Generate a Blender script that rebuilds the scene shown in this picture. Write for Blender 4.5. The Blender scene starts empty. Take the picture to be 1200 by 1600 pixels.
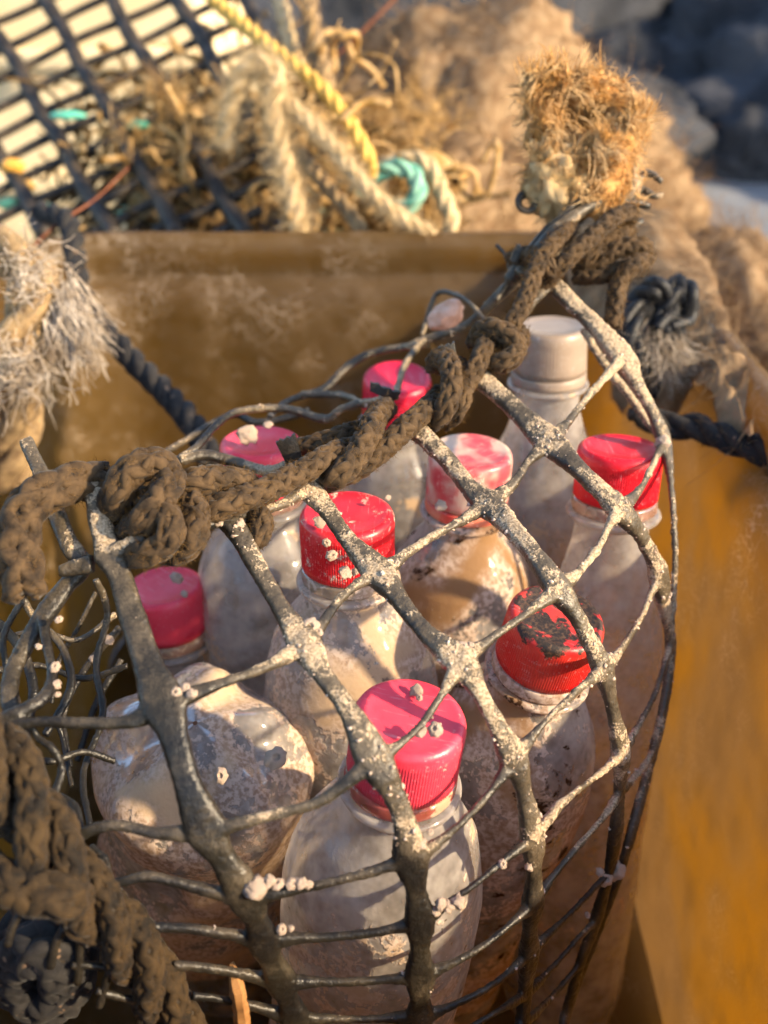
import bpy, math, random
import numpy as np
from mathutils import Vector, Matrix, kdtree

random.seed(7)
rng = np.random.default_rng(11)
scene = bpy.context.scene
COL = scene.collection
R_ = math.radians

# ------------------------------------------------------------------ camera
CAMZ = 0.445                     # camera height above the beach
FPX = 1500.0                     # focal length in photo pixels (1200 px wide)
TH = R_(32.0)                    # looking down by 32 degrees
cs, sn = math.cos(TH), math.sin(TH)
cam_d = bpy.data.cameras.new("camera")
cam = bpy.data.objects.new("camera", cam_d)
COL.objects.link(cam)
cam.location = (0, 0, CAMZ)
cam.rotation_euler = (math.pi / 2 - TH, 0, 0)
cam_d.sensor_fit = 'HORIZONTAL'
cam_d.sensor_width = 24.0
cam_d.lens = 24.0 * FPX / 1200.0
cam_d.clip_start = 0.01
cam_d.clip_end = 300
cam_d.dof.use_dof = True
cam_d.dof.focus_distance = 0.272
cam_d.dof.aperture_fstop = 8.3
cam_d.dof.aperture_blades = 0
scene.camera = cam

# ------------------------------------------------------------------ light
SUN_AZ = R_(113.0)               # clockwise from +Y: to the right and a little behind the camera
SUN_EL = R_(27.0)
world = bpy.data.worlds.new("World")
scene.world = world
world.use_nodes = True
wt = world.node_tree
bg = wt.nodes["Background"]
sky = wt.nodes.new("ShaderNodeTexSky")
sky.sky_type = 'NISHITA'
sky.sun_disc = False
sky.sun_elevation = SUN_EL
sky.sun_rotation = SUN_AZ
wt.links.new(sky.outputs[0], bg.inputs[0])
bg.inputs[1].default_value = 0.15
sun_d = bpy.data.lights.new("sun", 'SUN')
sun_d.energy = 4.1
sun_d.angle = R_(1.6)
sun_d.color = (1.0, 0.78, 0.50)
sun = bpy.data.objects.new("sun", sun_d)
COL.objects.link(sun)
sdir = Vector((math.sin(SUN_AZ) * math.cos(SUN_EL), math.cos(SUN_AZ) * math.cos(SUN_EL), math.sin(SUN_EL)))
sun.rotation_euler = sdir.to_track_quat('Z', 'Y').to_euler()
scene.view_settings.view_transform = 'Standard'
scene.view_settings.look = 'None'
scene.view_settings.gamma = 1
scene.view_settings.exposure = 1.36
scene.cycles.transparent_max_bounces = 10
scene.cycles.max_bounces = 4
scene.cycles.diffuse_bounces = 2
scene.cycles.glossy_bounces = 2
scene.cycles.transmission_bounces = 3
scene.cycles.caustics_reflective = False
scene.cycles.caustics_refractive = False
scene.cycles.use_adaptive_sampling = True
scene.cycles.adaptive_threshold = 0.03
scene.cycles.use_denoising = True

# ------------------------------------------------------------------ maths helpers
def P(px, py, d):
    """a point d metres along the view axis through photo pixel (px, py)"""
    x = (px - 600.0) / FPX * d
    y = (800.0 - py) / FPX * d
    return np.array([x, d * cs + y * sn, CAMZ - d * sn + y * cs])

def PP(pts):
    return np.array([P(*p) for p in pts])

def catmull(pts, step=None, n=None):
    """smooth curve through rows (any columns; first 3 are positions), even spacing"""
    pts = np.asarray(pts, float)
    if len(pts) == 2:
        pts = np.array([pts[0], (pts[0] + pts[1]) / 2, pts[1]])
    q = np.vstack([2 * pts[0] - pts[1], pts, 2 * pts[-1] - pts[-2]])
    out = []
    for i in range(1, len(q) - 2):
        p0, p1, p2, p3 = q[i - 1], q[i], q[i + 1], q[i + 2]
        t = np.linspace(0, 1, 24, endpoint=False)[:, None]
        out.append(0.5 * (2 * p1 + (p2 - p0) * t + (2 * p0 - 5 * p1 + 4 * p2 - p3) * t * t + (3 * p1 - p0 - 3 * p2 + p3) * t ** 3))
    out = np.vstack(out + [q[-2][None]])
    L = np.r_[0, np.cumsum(np.linalg.norm(np.diff(out[:, :3], axis=0), axis=1))]
    if n is None:
        n = max(4, int(L[-1] / step) + 1)
    s = np.linspace(0, L[-1], n)
    return np.stack([np.interp(s, L, out[:, k]) for k in range(out.shape[1])], axis=1)

def hash3(ix, iy, iz, seed):
    h = (ix * 374761393 + iy * 668265263 + iz * 2147483647 + seed * 974634541) & 0xFFFFFFFF
    h = ((h ^ (h >> 13)) * 1274126177) & 0xFFFFFFFF
    h = ((h ^ (h >> 16)) * 2246822519) & 0xFFFFFFFF
    return ((h ^ (h >> 15)) & 0xFFFFFF) / float(0xFFFFFF)

def vnoise(p, seed=0):
    """smooth value noise in [-1, 1] for an (N,3) array"""
    p = np.asarray(p, float) + 517.3
    i = np.floor(p).astype(np.int64)
    f = p - i
    f = f * f * f * (f * (f * 6 - 15) + 10)
    r = 0
    for dx in (0, 1):
        for dy in (0, 1):
            for dz in (0, 1):
                w = (f[:, 0] if dx else 1 - f[:, 0]) * (f[:, 1] if dy else 1 - f[:, 1]) * (f[:, 2] if dz else 1 - f[:, 2])
                r = r + w * hash3(i[:, 0] + dx, i[:, 1] + dy, i[:, 2] + dz, seed)
    return r * 2 - 1

def fbm(p, seed=0, octs=4, gain=0.5):
    a, s, r = 1.0, 0.0, 0
    p = np.asarray(p, float)
    for o in range(octs):
        r = r + a * vnoise(p * (2.03 ** o), seed + o * 13)
        s += a
        a *= gain
    return r / s

def norm(v):
    return v / np.maximum(np.linalg.norm(v, axis=-1, keepdims=True), 1e-12)

# ------------------------------------------------------------------ mesh builder
class MB:
    def __init__(self):
        self.v, self.f, self.n, self.a = [], [], 0, []
    def add(self, v, faces, attr=None):
        v = np.asarray(v, float).reshape(-1, 3)
        for f in faces:
            if len(f):
                self.f.append(np.asarray(f, np.int64) + self.n)
        self.v.append(v)
        self.a.append(np.zeros(len(v)) if attr is None else np.broadcast_to(np.asarray(attr, float), (len(v),)))
        self.n += len(v)
        return self
    def verts(self):
        return np.vstack(self.v)
    def mesh(self, name, mat=None, smooth=True, attr=None, origin=None):
        v = self.verts()
        if origin is not None:
            v = v - np.asarray(origin)
        me = bpy.data.meshes.new(name)
        me.vertices.add(len(v))
        me.vertices.foreach_set("co", v.ravel())
        li = np.concatenate([f.ravel() for f in self.f])
        lt = np.concatenate([np.full(len(f), f.shape[1]) for f in self.f])
        me.loops.add(len(li))
        me.polygons.add(len(lt))
        me.polygons.foreach_set("loop_start", np.r_[0, np.cumsum(lt)[:-1]])
        me.loops.foreach_set("vertex_index", li)
        me.polygons.foreach_set("use_smooth", np.full(len(lt), smooth))
        if attr:
            at = me.attributes.new(attr, 'FLOAT', 'POINT')
            at.data.foreach_set("value", np.concatenate(self.a))
        me.update()
        me.validate()
        if mat:
            me.materials.append(mat)
        return me
    def build(self, name, mat, parent=None, smooth=True, attr=None, origin=None):
        o = bpy.data.objects.new(name, self.mesh(name, mat, smooth, attr, origin))
        COL.objects.link(o)
        if origin is not None:
            o.location = Vector(origin)
        if parent is not None:
            o.parent = parent
            if origin is not None:
                o.location = Vector(origin) - parent.location
            else:
                o.location = -parent.location
        return o

def link_mesh(name, me, parent=None, loc=(0, 0, 0), rot=None, scale=None):
    o = bpy.data.objects.new(name, me)
    COL.objects.link(o)
    o.location = loc
    if rot is not None:
        o.rotation_euler = rot
    if scale is not None:
        o.scale = scale if hasattr(scale, '__len__') else (scale,) * 3
    if parent is not None:
        o.parent = parent
    return o

def tag(o, label, cat, group=None, kind=None):
    if label: o["label"] = label
    if cat: o["category"] = cat
    if group: o["group"] = group
    if kind: o["kind"] = kind
    return o

def empty(name, loc, label=None, cat=None, group=None, kind=None):
    o = bpy.data.objects.new(name, None)
    COL.objects.link(o)
    o.location = Vector(loc)
    o.empty_display_size = 0.01
    return tag(o, label, cat, group, kind)

def grid_faces(nu, nv, wrap_v=False, off=0):
    m = nv if wrap_v else nv - 1
    i, j = np.meshgrid(np.arange(nu - 1), np.arange(m), indexing='ij')
    j2 = (j + 1) % nv
    a, b, c, d = i * nv + j, i * nv + j2, (i + 1) * nv + j2, (i + 1) * nv + j
    return np.stack([a, b, c, d], -1).reshape(-1, 4) + off

def sweep(path, rad, K=6, up=None, thick=None, caps=True, power=1.0, ridge=None):
    """tubes: path (S,N,3), rad (S,N); with up+thick an oval section of half width rad and half depth thick"""
    path = np.asarray(path, float)
    if path.ndim == 2:
        path = path[None]
        rad = np.asarray(rad, float)
        rad = np.broadcast_to(rad, path.shape[1:2])[None]
        if up is not None: up = np.asarray(up)[None]
        if thick is not None: thick = np.broadcast_to(np.asarray(thick, float), path.shape[1:2])[None]
    S, N, _ = path.shape
    rad = np.broadcast_to(rad, (S, N))
    T = norm(np.gradient(path, axis=1))
    if up is None:
        ref = np.where(np.abs(T[:, 0, 2:3]) < 0.8, np.array([[0, 0, 1.0]]), np.array([[1.0, 0, 0]]))
        A = np.zeros_like(path)
        a = norm(np.cross(T[:, 0], ref))
        A[:, 0] = a
        for k in range(1, N):
            a = norm(a - np.sum(a * T[:, k], -1, keepdims=True) * T[:, k])
            A[:, k] = a
        B = np.cross(T, A)
    else:
        A = norm(np.cross(T, up))
        B = np.cross(A, T)
    th = np.linspace(0, 2 * np.pi, K, endpoint=False)
    c, s = np.cos(th), np.sin(th)
    if power != 1.0:
        c, s = np.sign(c) * np.abs(c) ** power, np.sign(s) * np.abs(s) ** power
    t2 = rad if thick is None else thick
    if ridge is not None:
        k_ = (1 + 0.15 * np.cos(3 * th[None, None] + ridge[..., None]))[..., None]
        V = path[:, :, None] + (A[:, :, None] * c[:, None] + B[:, :, None] * s[:, None]) * rad[..., None, None] * k_
    else:
        V = path[:, :, None] + A[:, :, None] * (rad[..., None, None] * c[:, None]) + B[:, :, None] * (t2[..., None, None] * s[:, None])
    base = grid_faces(N, K, True)
    F = (base[None] + (np.arange(S) * N * K)[:, None, None]).reshape(-1, 4)
    faces = [F]
    if caps:
        st = np.arange(S)[:, None] * N * K
        faces += [st + np.arange(K)[::-1], st + (N - 1) * K + np.arange(K)]
    return V.reshape(-1, 3), faces

def lathe(prof, nseg):
    """closed-of-revolution grid from (r,z) profile"""
    prof = np.asarray(prof, float)
    th = np.linspace(0, 2 * np.pi, nseg, endpoint=False)
    V = np.stack([prof[:, 0, None] * np.cos(th), prof[:, 0, None] * np.sin(th), np.repeat(prof[:, 1, None], nseg, 1)], -1)
    return V.reshape(-1, 3), grid_faces(len(prof), nseg, True)

_ico = {}
def ico(sub):
    if sub not in _ico:
        import bmesh
        bm = bmesh.new()
        bmesh.ops.create_icosphere(bm, subdivisions=sub, radius=1.0)
        _ico[sub] = (np.array([v.co[:] for v in bm.verts]), np.array([[v.index for v in f.verts] for f in bm.faces]))
        bm.free()
    return _ico[sub]

# ------------------------------------------------------------------ materials
class NT:
    def __init__(self, name):
        self.m = bpy.data.materials.new(name)
        self.m.use_nodes = True
        self.t = self.m.node_tree
        self.t.nodes.clear()
        self.out = self.t.nodes.new("ShaderNodeOutputMaterial")
    def n(self, typ, _props=None, **inp):
        nd = self.t.nodes.new("ShaderNode" + typ)
        for k, v in (_props or {}).items():
            setattr(nd, k, v)
        for k, v in inp.items():
            key = int(k[1:]) if k[0] == '_' else k.replace('_', ' ')
            self.set(nd.inputs[key], v)
        return nd
    def set(self, sock, v):
        if hasattr(v, 'outputs'): v = v.outputs[0]
        if hasattr(v, 'is_output'): self.t.links.new(v, sock)
        else:
            if hasattr(v, '__len__') and len(v) == 3 and sock.type == 'RGBA': v = (*v, 1)
            sock.default_value = v
    def coord(self, which='Object'):
        return self.n("TexCoord").outputs[which]
    def noise(self, scale, detail=4, rough=0.55, vec=None, dist=0.0):
        nd = self.n("TexNoise", Scale=scale, Detail=detail, Roughness=rough, Distortion=dist)
        self.set(nd.inputs['Vector'], self.coord() if vec is None else vec)
        return nd.outputs[0]
    def voro(self, scale, vec=None, feature='F1', out='Distance'):
        nd = self.n("TexVoronoi", {'feature': feature}, Scale=scale)
        self.set(nd.inputs['Vector'], self.coord() if vec is None else vec)
        return nd.outputs[out]
    def ramp(self, fac, a, b, lo=0.0, hi=1.0):
        nd = self.n("MapRange", {'interpolation_type': 'SMOOTHSTEP'}, Value=fac)
        nd.inputs['From Min'].default_value = a
        nd.inputs['From Max'].default_value = b
        nd.inputs['To Min'].default_value = lo
        nd.inputs['To Max'].default_value = hi
        return nd.outputs[0]
    def math(self, op, a, b=0.0, clamp=False):
        nd = self.n("Math", {'operation': op, 'use_clamp': clamp}, _0=a, _1=b)
        return nd.outputs[0]
    def mix(self, fac, a, b):
        nd = self.t.nodes.new("ShaderNodeMix")
        nd.data_type = 'RGBA'
        self.set(nd.inputs[0], fac); self.set(nd.inputs[6], a); self.set(nd.inputs[7], b)
        return nd.outputs[2]
    def bump(self, h, strength=0.3, dist=0.001, normal=None):
        nd = self.n("Bump", Strength=strength, Distance=dist, Height=h)
        if normal is not None: self.set(nd.inputs['Normal'], normal)
        return nd.outputs[0]
    def bsdf(self, color, rough=0.6, normal=None, **kw):
        nd = self.n("BsdfPrincipled", Base_Color=color, Roughness=rough, **kw)
        if normal is not None: self.set(nd.inputs['Normal'], normal)
        return nd.outputs[0]
    def mixs(self, fac, a, b):
        nd = self.n("MixShader", _0=fac)
        self.set(nd.inputs[1], a); self.set(nd.inputs[2], b)
        return nd.outputs[0]
    def done(self, sh):
        self.t.links.new(sh, self.out.inputs[0])
        return self.m
    def attr(self, name):
        return self.n("Attribute", {'attribute_name': name}).outputs['Fac']

def m_simple(name, c1, c2, scale=80, rough=0.8, bump=0.4, bdist=0.0006, bscale=None, spec=0.3):
    t = NT(name)
    nz = t.noise(scale, 5, 0.6)
    col = t.mix(t.ramp(nz, 0.35, 0.65), c1, c2)
    h = t.noise(bscale or scale * 3, 4, 0.6)
    return t.done(t.bsdf(col, rough, t.bump(h, bump, bdist), **{'Specular IOR Level': spec}))

def m_net():
    t = NT("net plastic")
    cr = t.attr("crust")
    n1 = t.noise(420, 3, 0.65); n2 = t.noise(1500, 2, 0.6); n3 = t.noise(130, 2, 0.6)
    x = t.math('ADD', t.math('ADD', t.math('MULTIPLY', n1, 0.55), t.math('MULTIPLY', n2, 0.25)), t.math('MULTIPLY', n3, 0.65))
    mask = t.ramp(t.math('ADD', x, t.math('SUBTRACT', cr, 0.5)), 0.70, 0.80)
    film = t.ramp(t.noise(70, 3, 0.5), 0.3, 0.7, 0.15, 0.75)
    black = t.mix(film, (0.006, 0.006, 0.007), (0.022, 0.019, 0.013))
    dust_sunlit = t.ramp(t.math('ADD', t.math('MULTIPLY', n3, 0.5), t.math('ADD', t.math('MULTIPLY', n2, 0.3), cr)), 0.55, 1.00, 0.0, 0.55)
    black = t.mix(dust_sunlit, black, (0.20, 0.155, 0.10))  # dust tone; also carries the sunlit gold painted on the upper left ribs
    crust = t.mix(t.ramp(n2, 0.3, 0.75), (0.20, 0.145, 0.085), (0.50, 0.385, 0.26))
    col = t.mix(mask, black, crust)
    rough = t.ramp(mask, 0, 1, 0.36, 0.9)
    h = t.math('ADD', t.math('MULTIPLY', mask, 0.8), t.math('MULTIPLY', n2, 0.5))
    return t.done(t.bsdf(col, rough, t.bump(h, 0.7, 0.0006), **{'Specular IOR Level': 0.38}))

def m_crust():
    t = NT("barnacle lime")
    n1 = t.noise(700, 4, 0.6); n2 = t.noise(180, 3, 0.5)
    col = t.mix(t.ramp(n1, 0.3, 0.7), (0.34, 0.23, 0.155), (0.60, 0.46, 0.35))
    col = t.mix(t.ramp(n2, 0.45, 0.7), col, (0.62, 0.51, 0.43))
    return t.done(t.bsdf(col, 0.85, t.bump(n1, 0.7, 0.0006), **{'Specular IOR Level': 0.25}))

def m_rope(name, dark, light, fleck=None):
    t = NT(name)
    n1 = t.noise(160, 5, 0.65); n2 = t.noise(1800, 3, 0.7)
    n4 = t.noise(620, 3, 0.6)
    col = t.mix(t.ramp(t.math('ADD', t.math('MULTIPLY', n1, 0.75), t.math('MULTIPLY', n4, 0.25)), 0.34, 0.62), dark, light)
    col = t.mix(t.ramp(n2, 0.3, 0.75), t.mix(0.25, col, (0.01, 0.008, 0.006)), col)
    if fleck:
        col = t.mix(t.ramp(t.noise(300, 3, 0.6), 0.64, 0.7), col, fleck)
    return t.done(t.bsdf(col, 0.85, t.bump(n2, 0.3, 0.0003), **{'Specular IOR Level': 0.25, 'Sheen Weight': 0.06, 'Sheen Roughness': 0.4}))

def m_fibre(name, c1, c2):
    t = NT(name)
    n1 = t.noise(90, 4, 0.6)
    col = t.mix(t.ramp(n1, 0.35, 0.65), c1, c2)
    d = t.n("BsdfDiffuse", Color=col).outputs[0]
    tr = t.n("BsdfTranslucent", Color=col).outputs[0]
    return t.done(t.mixs(0.4, d, tr))

def m_bottle(name, haze, patch, seed, tint=(0.93, 0.9, 0.86), film=(0.70, 0.64, 0.59), stain=(0.56, 0.40, 0.26), spots=0.0):
    """thin clear shell with dried silt, lime patches and brown spots"""
    t = NT(name)
    co = t.coord()
    mp = t.n("Mapping", Vector=co)
    mp.inputs['Location'].default_value = (seed * 1.37, seed * 0.71, seed * 2.1)
    v = mp.outputs[0]
    big = t.noise(26, 3, 0.62, v, 0.4); mid = t.noise(85, 3, 0.65, v); fine = t.noise(520, 2, 0.65, v)
    sp = t.voro(330, v)
    speck = t.ramp(t.math('ADD', sp, t.math('MULTIPLY', mid, 0.5)), 0.26, 0.32, 0.6, 0.0)
    body = t.math('ADD', t.math('MULTIPLY', big, 0.95), t.math('MULTIPLY', mid, 0.5))
    body = t.math('ADD', body, t.math('MULTIPLY', fine, 0.26))
    body = t.math('SUBTRACT', body, 0.315)
    pm = t.ramp(body, 0.70 - patch, 0.76 - patch)
    hz = t.ramp(mid, 0.3, 0.7, haze * 0.55, haze * 1.35)
    mask = t.math('MAXIMUM', t.math('MAXIMUM', hz, t.math('MULTIPLY', pm, 0.95)), speck)
    pcol = t.mix(t.ramp(fine, 0.35, 0.65), (0.40, 0.27, 0.19), (0.70, 0.56, 0.46))
    pcol = t.mix(t.ramp(big, 0.5, 0.66), pcol, stain)
    col = t.mix(pm, film, pcol)
    col = t.mix(speck, col, (0.66, 0.58, 0.5))
    if spots > 0:
        s2 = t.math('ADD', t.math('MULTIPLY', t.noise(70, 4, 0.6, v, 0.8), 0.85), t.math('MULTIPLY', fine, 0.15))
        sm = t.ramp(s2, 0.68 - spots, 0.73 - spots)
        col = t.mix(sm, col, (0.06, 0.03, 0.015))
        mask = t.math('MAXIMUM', mask, t.math('MULTIPLY', sm, 0.95))
    bmp = t.bump(t.math('ADD', t.math('MULTIPLY', pm, 0.6), t.math('MULTIPLY', fine, 0.5)), 0.6, 0.0006)
    smooth = t.bump(t.noise(60, 3, 0.5, v), 0.25, 0.002)
    dif = t.n("BsdfDiffuse", Color=col, Normal=bmp).outputs[0]
    trl = t.n("BsdfTranslucent", Color=col, Normal=bmp).outputs[0]
    dirt = t.mixs(t.ramp(pm, 0, 1, 0.5, 0.25), dif, trl)
    clear = t.n("BsdfTransparent", Color=tint).outputs[0]
    gl = t.n("BsdfGlossy", Color=(1, 1, 1), Roughness=0.12, Normal=smooth).outputs[0]
    fr = t.n("Fresnel", IOR=1.5, Normal=smooth).outputs[0]
    fr = t.math('MINIMUM', t.math('MULTIPLY', fr, 1.3), 0.5)
    wet = t.mixs(fr, clear, gl)
    return t.done(t.mixs(mask, wet, dirt))

def m_cap(name, base, faded, dirt=0.3, burn=0.0, fade=0.2, seed=0, stain=(0.5, 0.36, 0.24)):
    t = NT(name)
    mp = t.n("Mapping", Vector=t.coord())
    mp.inputs['Location'].default_value = (seed * 0.37, seed * 0.91, seed * 0.53)
    v = mp.outputs[0]
    n1 = t.noise(150, 5, 0.65, v, 0.3); n2 = t.noise(900, 4, 0.65, v); n3 = t.noise(60, 3, 0.5, v)
    col = t.mix(t.ramp(n3, 0.62 - fade, 0.82 - fade), base, faded)
    x = t.math('ADD', t.math('MULTIPLY', n1, 0.75), t.math('MULTIPLY', n2, 0.35))
    dm = t.ramp(x, 0.80 - dirt * 0.42, 0.88 - dirt * 0.42)
    col = t.mix(dm, col, t.mix(t.ramp(n2, 0.35, 0.65), stain, (0.70, 0.58, 0.48)))
    ms_ = t.n("Mapping", Vector=t.coord()); ms_.inputs['Scale'].default_value = (1.0, 0.06, 0.5); ms_.inputs['Rotation'].default_value = (0, 0, 0.7 + seed)
    scl = t.ramp(t.noise(1500, 2, 0.5, ms_.outputs[0]), 0.62, 0.70, 0, 0.45)
    col = t.mix(scl, col, tuple(min(1.0, c * 0.6 + 0.30) for c in faded))
    rough = t.ramp(dm, 0, 1, 0.34, 0.85)
    if burn:
        sx = t.n("SeparateXYZ", Vector=t.coord()).outputs
        g = t.math('ADD', t.math('MULTIPLY', sx[2], 90.0), t.math('MULTIPLY', n1, 1.6))
        bm_ = t.ramp(g, 0.60, 0.74)
        bc = t.mix(t.ramp(n2, 0.4, 0.7), (0.012, 0.009, 0.007), (0.10, 0.055, 0.03))
        col = t.mix(bm_, col, bc)
        rough = t.math('ADD', rough, t.math('MULTIPLY', bm_, 0.2))
    scr = t.noise(2200, 2, 0.5, v)
    nb = t.bump(t.math('ADD', t.math('MULTIPLY', dm, 0.8), t.math('MULTIPLY', scr, 0.25)), 0.5, 0.0004)
    return t.done(t.bsdf(col, rough, nb, **{'Specular IOR Level': 0.5}))

def m_tub():
    t = NT("amber tub plastic")
    n1 = t.noise(9, 5, 0.6); n2 = t.noise(60, 5, 0.65); n3 = t.noise(700, 3, 0.6)
    mp = t.n("Mapping", Vector=t.coord()); mp.inputs['Scale'].default_value = (1, 1, 0.25)
    streak = t.noise(45, 5, 0.65, mp.outputs[0], 0.6)
    col = t.mix(t.ramp(n1, 0.35, 0.65), (0.085, 0.050, 0.012), (0.115, 0.070, 0.020))
    dust = t.ramp(t.math('ADD', t.math('MULTIPLY', streak, 0.35), t.math('MULTIPLY', n2, 0.65)), 0.36, 0.70, 0.0, 0.40)
    scv = t.n("Mapping", Vector=t.coord()); scv.inputs['Scale'].default_value = (1, 1, 1)
    sc1 = t.voro(170, t.n("VectorMath", {'operation': 'ADD'}, _0=t.coord(), _1=t.n("VectorMath", {'operation': 'SCALE'}, _0=t.n("TexNoise", Scale=30.0, Vector=t.coord()).outputs[1], Scale=0.05)).outputs[0], 'DISTANCE_TO_EDGE')
    warp = t.n("VectorMath", {'operation': 'SCALE'}, _0=t.n("TexNoise", Scale=55.0, Detail=3.0, Vector=t.coord()).outputs[1], Scale=0.035)
    sc2 = t.voro(75, t.n("VectorMath", {'operation': 'ADD'}, _0=t.coord(), _1=warp).outputs[0], 'DISTANCE_TO_EDGE')
    web = t.math('MAXIMUM', t.ramp(sc1, 0.01, 0.035, 1, 0), t.ramp(sc2, 0.008, 0.03, 1, 0))
    hair = t.math('MULTIPLY', web, t.ramp(t.noise(22, 3, 0.6), 0.46, 0.68, 0.02, 0.7))
    col = t.mix(dust, col, (0.22, 0.15, 0.085))
    col = t.mix(hair, col, (0.62, 0.50, 0.38))
    spots = t.ramp(t.math('ADD', t.voro(45), t.math('MULTIPLY', n2, 0.4)), 0.20, 0.25, 0.7, 0)
    col = t.mix(spots, col, (0.12, 0.08, 0.05))
    nb = t.bump(t.math('ADD', t.math('MULTIPLY', n3, 0.3), t.math('MULTIPLY', dust, 0.7)), 0.4, 0.0008)
    pr = t.bsdf(col, 0.42, nb, **{'Specular IOR Level': 0.45})
    tcol = t.mix(dust, (0.72, 0.44, 0.07), (0.58, 0.42, 0.22))
    tcol = t.mix(hair, tcol, (0.75, 0.62, 0.45))
    tcol = t.mix(t.ramp(t.noise(11, 4, 0.6), 0.34, 0.62, 0.1, 0.85), tcol, (0.56, 0.41, 0.26))
    tr = t.n("BsdfTranslucent", Color=tcol, Normal=nb).outputs[0]
    return t.done(t.mixs(t.ramp(dust, 0, 0.7, 0.48, 0.32), pr, tr))

M = {
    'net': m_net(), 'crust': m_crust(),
    'rope': m_rope("brown braided rope", (0.020, 0.0125, 0.0068), (0.095, 0.057, 0.026)),
    'rope_core': m_simple("rope core", (0.018, 0.013, 0.009), (0.04, 0.03, 0.02)),
    'rope_fuzz': m_fibre("rope fuzz", (0.06, 0.034, 0.013), (0.26, 0.155, 0.06)),
    'rope_black': m_rope("black rope", (0.010, 0.010, 0.012), (0.035, 0.032, 0.03), (0.25, 0.16, 0.1)),
    'rope_side': m_rope("wet brown rope", (0.005, 0.0035, 0.0022), (0.050, 0.029, 0.010)),
    'rope_tan': m_rope("tan rope", (0.52, 0.37, 0.18), (0.76, 0.58, 0.34)),
    'rope_yellow': m_rope("golden rope", (0.62, 0.36, 0.06), (0.80, 0.52, 0.14)),
    'rope_brown': m_rope("old brown rope", (0.16, 0.10, 0.05), (0.38, 0.26, 0.13)),
    'rope_green': m_rope("green rope", (0.10, 0.36, 0.26), (0.32, 0.58, 0.44)),
    'twine': m_fibre("tan twine", (0.42, 0.25, 0.08), (0.74, 0.52, 0.26)),
    'twine_dark': m_fibre("dark twine", (0.06, 0.04, 0.02), (0.2, 0.13, 0.06)),
    'twine_red': m_simple("rusty wire", (0.10, 0.03, 0.012), (0.2, 0.07, 0.03)),
    'orange': m_fibre("orange frayed fibre", (0.66, 0.38, 0.13), (0.86, 0.64, 0.36)),
    'orange_core': m_simple("orange fibre core", (0.30, 0.13, 0.03), (0.55, 0.30, 0.10), 200),
    'beige': m_fibre("beige felted fibre", (0.60, 0.40, 0.18), (0.80, 0.60, 0.34)),
    'white_fibre': m_fibre("grey white fibre", (0.42, 0.33, 0.24), (0.80, 0.71, 0.60)),
    'black_fibre': m_simple("black yarn", (0.006, 0.007, 0.009), (0.02, 0.02, 0.022), 300, 0.5),
    'netting': m_fibre("brown netting", (0.27, 0.17, 0.095), (0.46, 0.32, 0.19)),
    'tub': m_tub(),
    'crate': m_simple("black crate plastic", (0.012, 0.011, 0.010), (0.06, 0.045, 0.03), 60, 0.5),
    'cream': m_simple("cream box plastic", (0.76, 0.60, 0.36), (0.82, 0.68, 0.44), 12, 0.5, 0.1),
    'rock': m_simple("dark rock", (0.010, 0.012, 0.016), (0.055, 0.058, 0.068), 5, 0.85, 0.8, 0.02, 25),
    'sand': m_simple("grey sand", (0.15, 0.16, 0.175), (0.22, 0.23, 0.245), 3, 0.95, 0.5, 0.004, 120),
    'wood': m_simple("splintered wood", (0.22, 0.10, 0.03), (0.34, 0.17, 0.06), 150, 0.8),
    'pink': m_simple("pinkish lime clump", (0.52, 0.27, 0.17), (0.66, 0.42, 0.32), 160, 0.75, 0.7, 0.001, 400),
}

# ================================================================== the setting
# beach
g = MB()
n = 161
u = np.sinh(np.linspace(-3.2, 3.2, n)) * 3.2
X, Y = np.meshgrid(u, u + 2.0, indexing='ij')
Z = 0.03 * fbm(np.stack([X * 0.9, Y * 0.9, 0 * X], -1).reshape(-1, 3), 3, 4).reshape(n, n)
near = np.clip((np.hypot(X, Y - 0.3) - 0.8) / 1.0, 0, 1)
Z = Z * near + 0.0
g.add(np.stack([X, Y, Z], -1), [grid_faces(n, n)])
tag(g.build("beach", M['sand']), "grey sand of the beach behind the tub", "beach", kind='structure')

# ------------------------------------------------------------------ amber tub
XL, XR, YF, YB = -0.205, 0.150, 0.055, 0.568
ZRIM = CAMZ - 0.165
tub = empty("plastic_tub", (0, 0.3, 0), "large amber brown plastic fish tub holding the net bag", "tub")
def plan(inset, rc, n=28):
    """rounded rectangle, counter-clockwise, fine along the sides"""
    x0, x1, y0, y1 = XL + inset, XR - inset, YF + inset, YB - inset
    pts = []
    for cx, cy, a0 in ((x1 - rc, y0 + rc, -90), (x1 - rc, y1 - rc, 0), (x0 + rc, y1 - rc, 90), (x0 + rc, y0 + rc, 180)):
        for k in range(10):
            a = R_(a0 + 90 * k / 9)
            pts.append((cx + rc * math.cos(a), cy + rc * math.sin(a)))
    pts = np.array(pts + [pts[0]])
    L = np.r_[0, np.cumsum(np.linalg.norm(np.diff(pts, axis=0), axis=1))]
    s = np.linspace(0, L[-1], n, endpoint=False)
    return np.stack([np.interp(s, L, pts[:, 0]), np.interp(s, L, pts[:, 1])], 1)
NP = 360
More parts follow.
